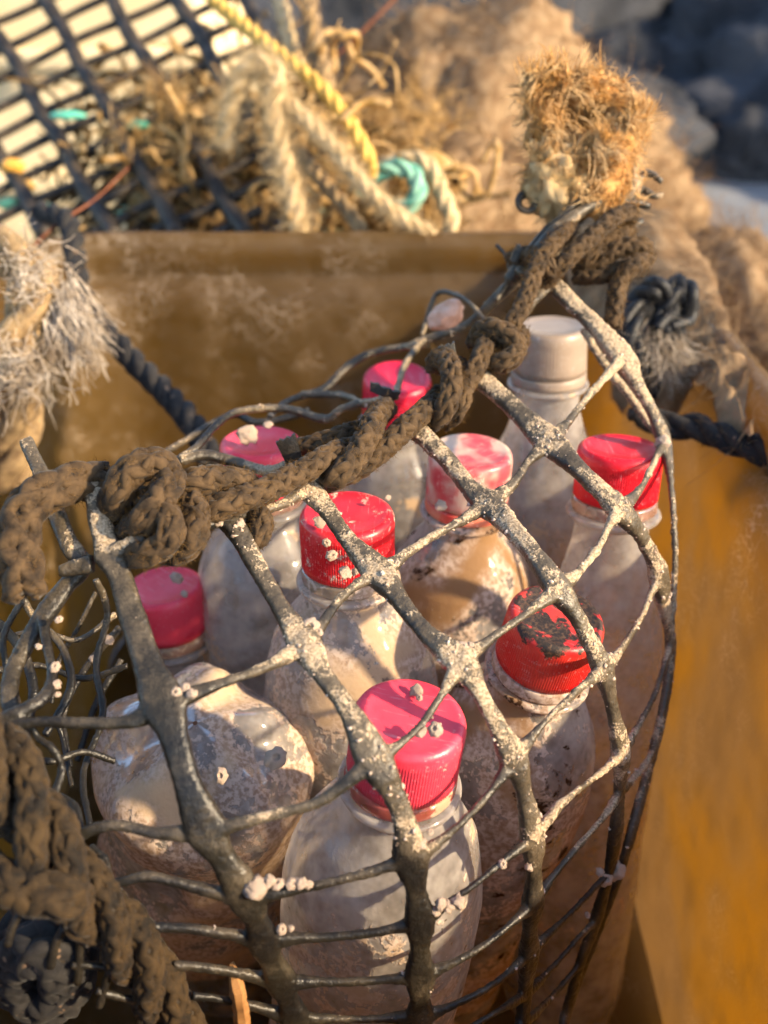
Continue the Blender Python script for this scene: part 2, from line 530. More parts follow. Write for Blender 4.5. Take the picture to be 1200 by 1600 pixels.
# inner profile: (inset, height below the rim)
prof_in = [(0.000, 0.0), (0.0022, 0.0015), (0.0032, 0.004), (0.0032, 0.010), (0.0022, 0.0145), (0.0026, 0.019), (0.0070, 0.0235), (0.0125, 0.032)]
for k in range(1, 18):
    t_ = k / 17
    prof_in.append((0.0125 + 0.011 * t_, 0.032 + (ZRIM - 0.018 - 0.032) * t_))
prof_out = [(-0.004 + (i if j > 0.03 else i * 0.3) , j) for i, j in prof_in]
def loft(prof, seed):
    rings = []
    for (i, dz) in prof:
        p = plan(i, 0.05, NP)
        z = np.full(NP, ZRIM - dz)
        q = np.c_[p, z]
        ctr = np.array([(XL + XR) / 2, (YF + YB) / 2])
        out = norm(q[:, :2] - ctr)
        w = 0.008 * fbm(np.c_[p * 9, z * 3], 5, 3) * min(1, dz / 0.05)
        q[:, :2] += out * w[:, None]
        q[:, 2] += 0.0022 * fbm(np.c_[p * 9, 0 * z], 9, 3) * max(0, 1 - dz / 0.03)
        rings.append(q)
    return np.array(rings)
ri, ro = loft(prof_in, 1), loft(prof_out, 1)
w = MB()
inner, outer = ri[4:], ro[4:]
V = np.concatenate([inner[::-1], outer])
w.add(V, [grid_faces(len(V), NP, True)])
w.build("wall", M['tub'], tub)
rm = MB()
# rolled rim: closed ring section around the top edge
sect = np.concatenate([ri[:6][::-1], ro[:6] + 0])
outn = norm(np.c_[plan(0, 0.05, NP) - plan(0.01, 0.05, NP), np.zeros(NP)])
lip = []
for dx, dz in ((0.001, 0.0035), (0.006, 0.004), (0.012, 0.0025), (0.015, -0.003), (0.015, -0.018), (0.0125, -0.018), (0.012, -0.004), (0.005, -0.002)):
    lip.append(ri[0] + outn * dx + np.array([0, 0, dz]))
sec = np.concatenate([ri[1:6][::-1] - outn * 0.0006, np.array(lip)])
rm.add(sec, [grid_faces(len(sec), NP, True)])
rm.build("rim", M['tub'], tub)
fl = MB()
pf = plan(0.0225, 0.05, NP)
fl.add(np.r_[np.c_[pf, np.full(NP, 0.019)], np.c_[pf, np.full(NP, 0.001)], [[(XL + XR) / 2, (YF + YB) / 2, 0.016]]],
       [np.stack([np.arange(NP), (np.arange(NP) + 1) % NP, np.full(NP, 2 * NP)], 1), np.stack([np.arange(NP), np.arange(NP) + NP, (np.arange(NP) + 1) % NP + NP, (np.arange(NP) + 1) % NP], 1)])
fl.build("floor_panel", M['tub'], tub)

# ================================================================== bottles
def cap_mesh(name, mat, r=0.015, h=0.0185, ribs=120, flare=1.0):
    prof = [(0.0002, -0.0004), (r * 0.45, -0.0004), (r * 0.80, -0.0003), (r * 0.84, 0.0), (r * 0.90, -0.0002), (r * 0.955, -0.0008), (r * 0.985, -0.0018), (r, -0.0034)]
    n0 = len(prof)
    for k in range(1, 8):
        t_ = k / 7
        prof.append((r * (1 + (flare - 1) * t_), -0.0034 - (h - 0.0034) * t_))
    prof += [(r * flare * 0.93, -h - 0.0002), (r * 0.86, -h + 0.002)]
    nseg = ribs * 4
    v, f = lathe(prof, nseg)
    v = v.reshape(len(prof), nseg, 3)
    tooth = np.tile(np.array([0.0, 1.0, 1.0, 0.0]), ribs)
    for i in range(n0, len(prof) - 2):
        v[i, :, :2] *= (1 - 0.017 * tooth)[:, None]
    m = MB(); m.add(v, [f]); m.add(np.array([[0, 0, -0.0004]]), [])
    return m.mesh(name, mat)

def ring_mesh(name, mat, r=0.0152, z0=-0.0192, z1=-0.0232):
    v, f = lathe([(r * 0.86, z0), (r * 0.985, z0), (r, z0 - 0.0006), (r * 1.01, z1 + 0.0006), (r, z1), (r * 0.86, z1)], 96)
    m = MB(); m.add(v, [f]); return m.mesh(name, mat)

BODY = [(0.0126, -0.003), (0.0126, -0.0235), (0.0165, -0.0242), (0.0170, -0.0252), (0.0165, -0.0262), (0.0134, -0.0275), (0.0134, -0.033),
        (0.0142, -0.038), (0.0165, -0.046), (0.0200, -0.056), (0.0238, -0.067), (0.0268, -0.078), (0.0290, -0.090), (0.0303, -0.102), (0.0308, -0.114), (0.0306, -0.122),
        (0.0294, -0.127), (0.0297, -0.132), (0.0306, -0.136), (0.0306, -0.150), (0.0304, -0.165), (0.0306, -0.182), (0.0307, -0.196), (0.0300, -0.204), (0.0275, -0.210), (0.022, -0.2125), (0.012, -0.210), (0.001, -0.207)]
BODY = [(r, z if z > -0.137 else -0.137 + (z + 0.137) * 1.82) for r, z in BODY]
BL = 0.137 + (0.2125 - 0.137) * 1.82
DOME = [(0.0126, -0.003), (0.0126, -0.0235), (0.0165, -0.0242), (0.0170, -0.0252), (0.0165, -0.0262), (0.0136, -0.0275), (0.0142, -0.031),
        (0.0172, -0.0355), (0.0218, -0.0415), (0.0256, -0.0490), (0.0283, -0.0590), (0.0302, -0.0730), (0.0312, -0.0900), (0.0314, -0.1060)] + BODY[15:]

def bottle(pos_px, lean, mat, capmat, ringmat, label, seed, rscale=1.0, crush=0.0015, cap=dict(), spin=0.0, prof=None):
    top = P(*pos_px)
    axis = norm(np.array([lean[0], lean[1], 1.0]))
    base = top - axis * BL
    root = empty("plastic_bottle", base, label, "bottle", "bottles in the net bag")
    rot = Vector(axis).to_track_quat('Z', 'Y') @ Matrix.Rotation(spin, 3, 'Z').to_quaternion()
    root.rotation_mode = 'QUATERNION'
    root.rotation_quaternion = rot
    pr = np.array(prof or DOME)
    # resample along the profile
    L = np.r_[0, np.cumsum(np.hypot(np.diff(pr[:, 0]), np.diff(pr[:, 1])))]
    s = np.unique(np.concatenate([np.linspace(0, L[-1], 90), L]))
    rr, zz = np.interp(s, L, pr[:, 0]), np.interp(s, L, pr[:, 1])
    grow = np.clip((-zz - 0.030) / 0.03, 0, 1)
    rr = rr * (1 + (rscale - 1) * grow)
    v, f = lathe(np.c_[rr, zz], 72)
    q = np.c_[v[:, :2] * 26, v[:, 2] * 22]
    nz = fbm(q, seed, 3)
    rid = 1 - np.abs(fbm(q * 1.3, seed + 40, 2))
    amt = crush * (nz * 1.6 - 1.2 * np.clip(rid - 0.72, 0, 1) * 2) * np.repeat(grow, 72)
    d = norm(np.c_[v[:, :2], np.zeros(len(v))])
    v = v + d * amt[:, None]
    v[:, 2] += BL
    m = MB(); m.add(v, [f[:, ::-1]])
    b = m.build("body", mat); b.parent = root
    c = link_mesh("cap", cap_mesh("cap", capmat, **cap), root, (0, 0, BL))
    link_mesh("tamper_ring", ring_mesh("tamper_ring", ringmat, cap.get('r', 0.015) * cap.get('flare', 1.0) * 1.01), root, (0, 0, BL))
    return root

RED, PINK = (0.72, 0.012, 0.022), (0.82, 0.06, 0.10)
bm1 = m_bottle("cloudy bottle shell", 0.54, 0.12, 1, spots=0.02)
bm2 = m_bottle("silted bottle shell", 0.54, 0.17, 4, spots=0.03)
bm3 = m_bottle("brown stained bottle shell", 0.52, 0.23, 9, stain=(0.34, 0.2, 0.1), spots=0.10)
bm4 = m_bottle("clear dusty bottle shell", 0.48, 0.05, 14)
bm5 = m_bottle("limed bottle shell", 0.56, 0.22, 21, stain=(0.74, 0.54, 0.34))
ring_clear = m_bottle("cloudy ring plastic", 0.6, 0.1, 3, film=(0.62, 0.36, 0.28))
ring_red = m_cap("red ring plastic", (0.6, 0.03, 0.03), (0.62, 0.2, 0.12), 0.35, seed=9)

bA = bottle((641, 1118, 0.246), (0.10, -0.02), bm1, m_cap("pink cap plastic", (0.78, 0.028, 0.055), PINK, 0.32, fade=0.35, seed=1), m_bottle("pink cloudy ring", 0.75, 0.1, 2, film=(0.66, 0.16, 0.14)),
       "frontmost bottle with the largest pink-red cap crossed by a net strand", 3, 1.0, 0.0014)
bB = bottle((254, 914, 0.360), (-0.05, 0.05), bm4, m_cap("rose cap plastic", (0.74, 0.02, 0.05), PINK, 0.22, fade=0.25, seed=5), ring_clear,
       "bottle with pink-red cap carrying tiny barnacles, right of the thick strand at left", 5, 1.0, 0.0015, prof=BODY)
bC = bottle((542, 800, 0.300), (0.0, 0.02), bm2, m_cap("worn red cap plastic", RED, (0.72, 0.05, 0.06), 0.46, fade=0.1, seed=11), m_bottle("silted ring", 0.8, 0.2, 7, film=(0.5, 0.4, 0.3)),
       "bottle with scuffed crusted bright red cap directly under the brown rope's middle", 8, 1.02, 0.0012)
bD = bottle((736, 703, 0.340), (0.03, 0.02), bm3, m_cap("faded cap plastic", (0.62, 0.07, 0.09), (0.66, 0.50, 0.40), 0.40, fade=0.20, seed=17, stain=(0.62, 0.5, 0.4)), ring_red,
       "bottle with faded cap bleached to patchy cream and red", 12, 1.0, 0.0012)
bE = bottle((408, 688, 0.346), (0.02, 0.06), bm4, m_cap("smooth rose cap plastic", (0.76, 0.03, 0.06), PINK, 0.16, fade=0.3, seed=23), ring_clear,
       "bottle with clean pink-red cap behind the rope at left, under a looping strand", 15, 1.0, 0.0012)
bF = bottle((621, 588, 0.417), (0.03, -0.12), bm4, m_cap("deep rose cap plastic", (0.74, 0.012, 0.05), (0.8, 0.04, 0.1), 0.03, fade=0.1, seed=29), ring_clear,
       "farthest red-capped bottle, half hidden behind the upper knots of the rope", 18, 1.0, 0.0012)
white_cap = m_cap("milky white cap plastic", (0.27, 0.21, 0.165), (0.32, 0.25, 0.195), 0.1, fade=0.2, seed=31)
bG = bottle((862, 508, 0.390), (-0.02, 0.05), bm4, white_cap, white_cap,
       "bottle with the only milky white cap, under the rope's top end", 21, 1.03, 0.0012, cap=dict(r=0.0145, h=0.0185, ribs=70, flare=1.07), prof=BODY)
bH = bottle((970, 697, 0.338), (0.01, 0.14), bm4, m_cap("bright red cap plastic", (0.74, 0.008, 0.02), (0.78, 0.03, 0.06), 0.04, fade=0.05, seed=37), ring_clear,
       "bottle with clean glossy bright red cap at the right edge of the bag", 25, 0.92, 0.0012, prof=BODY)
bI = bottle((872, 962, 0.290), (0.16, -0.10), bm3, m_cap("scorched red cap plastic", (0.66, 0.012, 0.015), (0.6, 0.04, 0.03), 0.28, burn=1.0, seed=41), m_bottle("brown stained ring", 0.85, 0.3, 5, film=(0.34, 0.22, 0.14)),
       "bottle with red cap whose top is scorched and stained black", 30, 1.02, 0.0014)

# the upturned bottle: petalled base uppermost
def upturned():
    top = P(305, 1128, 0.298)
    axis = norm(np.array([0.10, -0.28, 1.0]))
    Lb = 0.17
    root = empty("plastic_bottle", top - axis * Lb, "crumpled upturned bottle caked in white lime behind the thick left strand", "bottle", "bottles in the net bag")
    root.rotation_mode = 'QUATERNION'
    root.rotation_quaternion = Vector(axis).to_track_quat('Z', 'Y')
    Rb = 0.0375
    nr, nt = 70, 120
    th = np.linspace(0, 2 * np.pi, nt, endpoint=False)
    rows = []
    for k in range(nr):
        t_ = k / (nr - 1)
        if t_ < 0.35:
            rho = t_ / 0.35
            r = Rb * (0.02 + 0.98 * math.sin(rho * math.pi / 2)); z = -0.024 * (1 - math.cos(rho * math.pi / 2)) 
            pet = 0.0065 * math.sin(math.pi * rho ** 1.2)
            zz = z - pet * (0.5 - 0.5 * np.cos(5 * th))
            rr = r * (1 - 0.03 * rho * (0.5 - 0.5 * np.cos(5 * th)))
        else:
            q = (t_ - 0.35) / 0.65
            rr = Rb * (1 - 0.04 * math.sin(q * 9)) * (1 - 0.35 * max(0, q - 0.75) / 0.25) + 0 * th
            zz = -0.024 - (Lb - 0.024) * q + 0 * th
        rows.append(np.stack([rr * np.cos(th), rr * np.sin(th), zz], 1))
    v = np.array(rows).reshape(-1, 3)
    q = v * 24
    nz = fbm(q, 77, 3); rid = np.abs(fbm(q * 1.7, 99, 2, .35))
    d = norm(v - np.array([0, 0, -0.06]))
    v = v + d * (0.0022 * nz + 0.0065 * (rid - 0.25) * np.clip(rid + .4, 0, 1) + 0.009 * fbm(v * 14 + 3.3, 55, 1))[:, None]
    v[:, 2] += Lb
    m = MB(); m.add(v, [grid_faces(nr, nt, True)])
    b = m.build("body", bm5); b.parent = root
    return root
bU = upturned()

# ================================================================== net bag
CTRL = np.array([
 (-60, 810, .240), (0, 800, .245), (140, 745, .252), (365, 815, .262), (490, 765, .285), (640, 665, .308), (750, 590, .325), (870, 445, .352), (960, 330, .370), (1020, 300, .38),
 (255, 1100, .224), (475, 1005, .238), (590, 895, .262), (760, 785, .290), (865, 690, .305), (965, 570, .335),
 (325, 1295, .220), (585, 1190, .224), (720, 1035, .240), (870, 920, .262), (970, 795, .292), (1035, 690, .335),
 (385, 1400, .226), (637, 1345, .231), (800, 1185, .242), (940, 1050, .268), (1030, 900, .312),
 (655, 1440, .238), (655, 1620, .257), (430, 1620, .250), (0, 1140, .222), (150, 1310, .220), (250, 1500, .230), (20, 960, .235),
 (830, 1320, .250), (970, 1180, .278), (1048, 1000, .330), (825, 1620, .280), (830, 1450, .262), (965, 1300, .295), (1012, 1200, .322), (952, 1420, .318), (885, 1590, .325)])
def _tps():
    X = CTRL[:, :2] / 400.0
    r = np.linalg.norm(X[:, None] - X[None], axis=-1)
    K = np.where(r > 0, r * r * np.log(np.maximum(r, 1e-9)), 0) + np.eye(len(X)) * 0.012
    Pm = np.c_[np.ones(len(X)), X]
    A = np.block([[K, Pm], [Pm.T, np.zeros((3, 3))]])
    return X, np.linalg.solve(A, np.r_[CTRL[:, 2], 0, 0, 0])
_TX, _TW = _tps()
def depth(px, py):
    q = np.stack([np.atleast_1d(px), np.atleast_1d(py)], -1) / 400.0
    r = np.linalg.norm(q[:, None] - _TX[None], axis=-1)
    U = np.where(r > 0, r * r * np.log(np.maximum(r, 1e-9)), 0)
    return U @ _TW[:-3] + _TW[-3] + q @ _TW[-2:]
def D(px, py, dd=0.0):
    return float(depth(px, py)[0]) + dd
def on_net(pts):
    """rows (px, py, width px [, depth offset]) -> world xyz + half width + surface normal"""
    pts = np.array([(p[0], p[1], p[2], p[3] if len(p) > 3 else 0.0) for p in pts], float)
    c = catmull(np.c_[pts[:, :2], np.zeros(len(pts)), pts[:, 2:]], step=2.0)
    px, py, wd, dd = c[:, 0], c[:, 1], c[:, 3], c[:, 4]
    d0 = depth(px, py)
    d = d0 + dd
    W = np.stack([(px - 600) / FPX * d, d * cs + (800 - py) / FPX * d * sn, CAMZ - d * sn + (800 - py) / FPX * d * cs], 1)
    def wp(ax, ay):
        dq = depth(ax, ay)
        return np.stack([(ax - 600) / FPX * dq, dq * cs + (800 - ay) / FPX * dq * sn, CAMZ - dq * sn + (800 - ay) / FPX * dq * cs], 1)
    nrm = norm(np.cross(wp(px + 6, py) - wp(px - 6, py), wp(px, py - 6) - wp(px, py + 6)))
    view = norm(np.array([0, 0, CAMZ]) - W)
    nrm = norm(nrm * np.sign(np.sum(nrm * view, -1, keepdims=True)) + view * 0.6)
    return W, wd / FPX * d / 2, nrm

# thick ribs: (px, py, width px); a flared width marks the moulded nodes
RIBS = [
 [(142, 738, 34), (152, 800, 38), (166, 850, 46), (172, 868, 58), (187, 898, 46), (206, 960, 50), (232, 1040, 56), (255, 1098, 84), (272, 1150, 56), (292, 1220, 52), (322, 1295, 78), (348, 1340, 50), (386, 1402, 70), (400, 1436, 44), (412, 1470, 60), (424, 1500, 42), (440, 1534, 58), (450, 1560, 40), (460, 1590, 56), (468, 1640, 40)],
 [(352, 808, 44), (372, 832, 40), (410, 900, 34), (445, 960, 34), (476, 1006, 60), (505, 1055, 36), (545, 1110, 38), (584, 1185, 66), (612, 1235, 42), (632, 1285, 42), (642, 1342, 66), (650, 1390, 38), (656, 1440, 56), (656, 1480, 36), (656, 1525, 54), (656, 1560, 36), (656, 1590, 50), (652, 1650, 36)],
 [(480, 760, 48), (510, 796, 34), (545, 845, 32), (592, 896, 58), (622, 935, 34), (665, 988, 34), (720, 1036, 56), (748, 1080, 32), (775, 1130, 32), (802, 1186, 52), (818, 1235, 30), (832, 1310, 48), (834, 1360, 30), (832, 1412, 44), (828, 1450, 28), (826, 1492, 40), (820, 1550, 28), (812, 1640, 30)],
 [(628, 660, 50), (655, 676, 40), (700, 720, 34), (735, 764, 38), (762, 788, 58), (795, 820, 40), (835, 868, 38), (870, 918, 54), (900, 962, 34), (922, 1005, 34), (942, 1048, 46), (955, 1100, 28), (970, 1176, 40), (968, 1235, 24), (962, 1300, 30), (950, 1370, 22), (930, 1440, 26), (905, 1510, 20), (880, 1600, 22)],
 [(738, 586, 46), (768, 606, 38), (810, 645, 38), (858, 690, 58), (900, 730, 38), (940, 768, 38), (968, 796, 50), (1000, 835, 30), (1020, 872, 32), (1030, 902, 42), (1040, 960, 22), (1048, 1010, 22), (1040, 1090, 20), (1018, 1185, 20), (995, 1270, 22), (968, 1365, 20), (935, 1450, 20), (900, 1540, 20), (878, 1610, 20)],
 [(858, 438, 34), (897, 477, 32), (931, 511, 34), (972, 556, 48), (996, 600, 26), (1019, 643, 24), (1037, 688, 30), (1046, 740, 16), (1052, 800, 14), (1055, 870, 14), (1052, 940, 14), (1046, 1000, 16)],
 [(40, 688, 26, .012), (62, 735, 30, .010), (88, 800, 34, .008), (108, 850, 36, .006), (128, 884, 40, .008), (104, 915, 34, .010), (76, 952, 40, .010), (42, 1004, 34, .012), (18, 1056, 34, .010), (16, 1100, 34, .008), (34, 1150, 30, .008), (50, 1200, 26, .012)],
]
CROSS = [
 # the top edge under the rope
 [(300, 822, 16), (352, 812, 26), (400, 800, 16), (440, 788, 16), (480, 764, 26), (540, 728, 16), (600, 688, 18), (636, 664, 28), (690, 625, 18), (742, 588, 28), (790, 530, 18), (830, 470, 22), (860, 440, 26)],
 [(-40, 1150, 22), (0, 1142, 22), (60, 1128, 20), (130, 1130, 20), (200, 1128, 26), (250, 1105, 44), (300, 1085, 30), (345, 1068, 19), (390, 1052, 18), (440, 1030, 24), (476, 1008, 34), (505, 972, 20), (530, 938, 15), (560, 912, 18), (592, 896, 34), (640, 862, 16), (680, 836, 14), (725, 812, 18), (762, 786, 34), (800, 758, 18), (825, 722, 15), (860, 690, 32), (885, 662, 16), (915, 625, 12), (945, 590, 13), (972, 560, 20)],
 [(118, 1308, 24), (150, 1294, 22), (190, 1290, 20), (250, 1302, 21), (322, 1298, 40), (370, 1288, 24), (410, 1277, 20), (450, 1268, 19), (500, 1252, 20), (545, 1220, 24), (584, 1190, 36), (625, 1162, 16), (660, 1130, 14), (690, 1085, 16), (720, 1038, 32), (760, 1003, 15), (800, 975, 13), (835, 950, 16), (870, 922, 32), (905, 892, 16), (935, 855, 13), (950, 825, 14), (968, 798, 26), (1000, 764, 13), (1018, 730, 11), (1037, 690, 16)],
 [(158, 1388, 22), (190, 1378, 20), (235, 1370, 18), (300, 1385, 20), (345, 1396, 24), (388, 1402, 36), (440, 1394, 21), (500, 1382, 17), (560, 1368, 17), (605, 1354, 20), (642, 1342, 34), (690, 1312, 16), (735, 1272, 13), (770, 1232, 14), (802, 1188, 28), (845, 1135, 13), (885, 1095, 11), (915, 1068, 13), (942, 1048, 24), (972, 1012, 13), (1000, 968, 11), (1016, 930, 12), (1030, 902, 18)],
 [(200, 1446, 19), (240, 1448, 18), (300, 1452, 18), (360, 1460, 19), (412, 1470, 32), (460, 1466, 20), (520, 1464, 16), (580, 1458, 16), (620, 1450, 18), (656, 1440, 30), (700, 1412, 15), (750, 1375, 13), (795, 1338, 14), (832, 1308, 24), (875, 1258, 13), (920, 1222, 11), (950, 1198, 12), (970, 1176, 20), (1000, 1130, 11), (1025, 1080, 10), (1046, 1012, 12)],
 [(270, 1508, 17), (320, 1512, 16), (380, 1522, 18), (440, 1534, 30), (500, 1534, 17), (560, 1534, 15), (610, 1530, 16), (656, 1524, 28), (705, 1506, 14), (755, 1478, 12), (800, 1442, 13), (832, 1412, 22), (870, 1362, 12), (910, 1315, 11), (945, 1275, 11), (968, 1240, 16), (1000, 1205, 10), (1018, 1180, 12)],
 [(300, 1556, 15), (350, 1562, 14), (410, 1576, 18), (460, 1590, 28), (520, 1592, 15), (590, 1592, 14), (656, 1588, 26), (705, 1572, 13), (760, 1545, 12), (800, 1515, 12), (828, 1488, 20), (870, 1448, 11), (910, 1408, 10), (945, 1370, 11), (962, 1352, 12)],
 [(520, 1650, 13), (656, 1642, 20), (720, 1612, 12), (775, 1582, 11), (822, 1552, 18), (865, 1510, 10), (905, 1465, 10), (940, 1430, 12)],
 [(700, 1650, 11), (770, 1628, 11), (818, 1600, 16), (860, 1560, 10), (895, 1520, 10), (915, 1490, 11)],
]
# side seam, inner and back strands: own depth offsets
EXTRA = [
 [(160, 872, 30, 0), (190, 858, 30, -.003), (228, 838, 26, -.006)],
 [(92, 893, 20, .004), (115, 888, 26, .004), (145, 880, 34, .002)],
 [(66, 960, 22, .010), (73, 1005, 18, .008), (81, 1055, 18, .006), (68, 1090, 22, .002), (30, 1112, 22, 0), (-20, 1130, 22, 0)],
 [(34, 940, 14, .016), (10, 982, 12, .018), (5, 1012, 12, .020), (14, 1055, 14, .022), (30, 1110, 14, .02)],
 [(150, 925, 9, .060), (120, 985, 9, .065), (92, 1034, 10, .070), (80, 1100, 10, .07)],
 [(188, 980, 12, .075), (135, 1042, 12, .080), (100, 1115, 12, .080), (108, 1200, 14, .075)],
 [(190, 1030, 12, .10), (150, 1100, 12, .10), (120, 1190, 12, .10)],
 [(40, 1112, 13, .004), (57, 1150, 13, .006), (82, 1170, 14, .006), (96, 1205, 15, .008), (78, 1262, 15, .004)],
 [(86, 1240, 15, .012), (118, 1262, 15, .010), (128, 1300, 14, .006)],
 [(140, 1322, 14, .010), (165, 1344, 13, .008), (172, 1378, 12, .004)],
 [(92, 1135, 10, .05), (100, 1165, 10, .05), (112, 1230, 10, .045)],
 [(20, 900, 16, .030), (50, 960, 14, .034), (96, 1010, 14, .036), (110, 1075, 16, .034), (70, 1150, 14, .03)],
 [(-20, 960, 20, .03), (30, 1010, 18, .034), (52, 1080, 18, .034), (40, 1160, 18, .03), (70, 1230, 16, .024)],
 [(150, 905, 12, .04), (168, 960, 12, .05), (150, 1040, 13, .055), (160, 1120, 13, .05), (130, 1210, 13, .04), (140, 1290, 12, .03)],
 [(-20, 1050, 12, .05), (60, 1040, 11, .055), (130, 1060, 11, .06), (200, 1040, 11, .06)],
 [(0, 1000, 10, .05), (60, 985, 10, .05), (120, 1000, 10, .055), (180, 960, 10, .06)],
 [(30, 1180, 14, .03), (80, 1190, 13, .03), (130, 1175, 13, .035), (180, 1190, 12, .04)],
 # back of the bag, above the caps
 [(250, 712, 11, .08), (292, 687, 11, .085), (330, 662, 11, .09), (368, 648, 12, .09), (400, 660, 12, .085), (450, 652, 12, .085), (485, 640, 11, .08)],
 [(272, 722, 14, .050), (308, 698, 13, .050), (335, 667, 13, .052), (367, 645, 13, .055), (417, 638, 14, .060), (457, 641, 14, .062), (507, 655, 14, .058), (532, 640, 13, .052), (562, 630, 14, .046)],
 [(280, 720, 18, .046), (320, 711, 19, .044), (367, 722, 19, .042), (417, 736, 18, .034), (450, 727, 16, .022)],
 [(420, 652, 11, .075), (450, 627, 12, .080), (507, 607, 13, .084), (535, 580, 13, .085), (570, 556, 13, .085), (607, 546, 12, .082), (670, 538, 12, .072)],
 [(470, 616, 13, .074), (532, 618, 13, .066), (565, 630, 13, .048), (590, 628, 22, .030), (612, 622, 22, .02)],
 [(618, 622, 11, .022), (630, 577, 11, .05), (650, 545, 12, .066), (665, 530, 10, .066)],
 [(640, 542, 13, .072), (662, 532, 14, .070), (715, 515, 15, .058), (747, 495, 18, .048), (780, 462, 21, .036), (815, 428, 22, .022), (850, 390, 20, .016), (900, 330, 20, .012), (930, 290, 15, .010)],
 [(660, 524, 7, .066), (672, 482, 8, .066), (684, 458, 9, .062), (704, 458, 9, .056), (732, 472, 8, .046), (757, 500, 9, .036)],
 [(911, 515, 13, .022), (945, 570, 13, .024), (982, 617, 14, .022), (1018, 668, 12, .016), (1037, 690, 12, .004)],
 [(850, 430, 20, .01), (880, 390, 20, .006), (925, 345, 20, .004), (975, 300, 18, .002), (1000, 280, 12, 0)],
 [(775, 382, 7, .03), (790, 400, 7, .028), (796, 430, 8, .026), (775, 470, 9, .03)],
]
ALL = [('rib', r) for r in RIBS] + [('cross_strand', r) for r in CROSS] + [('side_strand', r) for r in EXTRA]
net_src = MB()
samp, sid, srad = [], [], []
for k, (kind, pts) in enumerate(ALL):
    W, hw, nr = on_net(pts)
    flat = 0.62 if kind == 'rib' else 0.85
    tk = np.minimum(hw * flat, 0.0024 if kind == 'rib' else 0.0016)
    tk = np.maximum(tk, 0.00055)
    hw = hw * ((0.86 if k == 0 else 0.90 if k < 3 else 0.82) if kind == 'rib' else 0.92)
    v, f = sweep(W, np.maximum(hw, 0.0008), 12, up=nr, thick=tk, power=0.7)
    net_src.add(v, f)
    samp.append(W); sid.append(np.full(len(W), k)); srad.append(hw)
samp, sid, srad = np.vstack(samp), np.concatenate(sid), np.concatenate(srad)
tmp = bpy.data.objects.new("net_source", net_src.mesh("net_source"))
COL.objects.link(tmp)
md = tmp.modifiers.new("r", 'REMESH'); md.mode = 'VOXEL'; md.voxel_size = 0.00048; md.use_smooth_shade = True
ms = tmp.modifiers.new("s", 'SMOOTH'); ms.factor = 0.5; ms.iterations = 3
dg = bpy.context.evaluated_depsgraph_get()
ev = tmp.evaluated_get(dg).to_mesh()
nv = len(ev.vertices)
NV = np.empty(nv * 3); ev.vertices.foreach_get("co", NV); NV = NV.reshape(-1, 3)
NN = np.empty(nv * 3); ev.vertices.foreach_get("normal", NN); NN = NN.reshape(-1, 3)
NF = np.empty(len(ev.loops), np.int64); ev.loops.foreach_get("vertex_index", NF)
lt = np.empty(len(ev.polygons), np.int64); ev.polygons.foreach_get("loop_total", lt)
assert (lt == 4).all()
NF = NF.reshape(-1, 4)
tmp.evaluated_get(dg).to_mesh_clear()
bpy.data.objects.remove(tmp)

def project(p):
    q = p - np.array([0, 0, CAMZ])
    z = q[:, 1] * cs - q[:, 2] * sn
    y = q[:, 1] * sn + q[:, 2] * cs
    return 600 + q[:, 0] / z * FPX, 800 - y / z * FPX, z
def sstep(x, a, b):
    t_ = np.clip((x - a) / (b - a), 0, 1)
    return t_ * t_ * (3 - 2 * t_)
# lime grows thickest on the middle and upper ribs, thin on the lower left rib
px, py, pz = project(NV)
nodes_px = np.array([(x[0], x[1]) for r in RIBS[1:6] for x in r if x[2] >= 40])
dn = np.full(len(px), 1e9)
for q_ in nodes_px:
    dn = np.minimum(dn, np.hypot(px - q_[0], py - q_[1]))
crust = 0.10 + 0.30 * (1 - sstep(px, 270, 340)) * (1 - sstep(py, 900, 1110)) + (0.27 + 0.14 * np.exp(-dn / 32)) * sstep(px, 330, 420) * (1 - 0.75 * sstep(py, 1220, 1430)) + 0.05 * sstep(px, 700, 1000)  # upper-left term paints golden sunlight onto the left ribs as a dusty tone
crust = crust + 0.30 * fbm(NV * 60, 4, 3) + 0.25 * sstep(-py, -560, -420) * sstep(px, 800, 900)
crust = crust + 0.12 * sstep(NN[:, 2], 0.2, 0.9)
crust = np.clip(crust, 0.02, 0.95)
rough = fbm(NV * 900, 21, 2)
lump = np.clip(fbm(NV * 330, 33, 3) + (crust - 0.55) * 1.2, 0, 1)
NV = NV + NN * ((0.00020 * rough + 0.0011 * lump * crust)[:, None]) + NN * (0.00018 * fbm(NV * 140, 8, 2))[:, None]

kd = kdtree.KDTree(len(samp))
for i, p in enumerate(samp):
    kd.insert(p, i)
kd.balance()
fc = NV[NF].mean(1)
own = np.empty(len(fc), np.int64)
for i, c in enumerate(fc):
    best, bk = 1e9, 0
    for co, j, dist in kd.find_n(c, 4):
        s_ = dist - srad[j]
        if s_ < best: best, bk = s_, j
    own[i] = sid[bk]
bag = empty("net_bag", P(640, 1500, 0.27), "black plastic net bag crusted with lime, wrapped around the bottles", "net bag")
fn = np.cross(NV[NF[:, 2]] - NV[NF[:, 0]], NV[NF[:, 3]] - NV[NF[:, 1]])
VN = np.zeros_like(NV)
for k in range(4):
    np.add.at(VN, NF[:, k], fn)
VN = norm(VN)
if np.sum(VN * NN) < 0: VN = -VN
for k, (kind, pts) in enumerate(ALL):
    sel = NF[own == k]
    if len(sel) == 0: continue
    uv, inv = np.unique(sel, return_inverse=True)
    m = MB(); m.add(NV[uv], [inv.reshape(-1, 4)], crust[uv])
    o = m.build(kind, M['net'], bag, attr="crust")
    o.data.normals_split_custom_set_from_vertices([tuple(x) for x in VN[uv]])

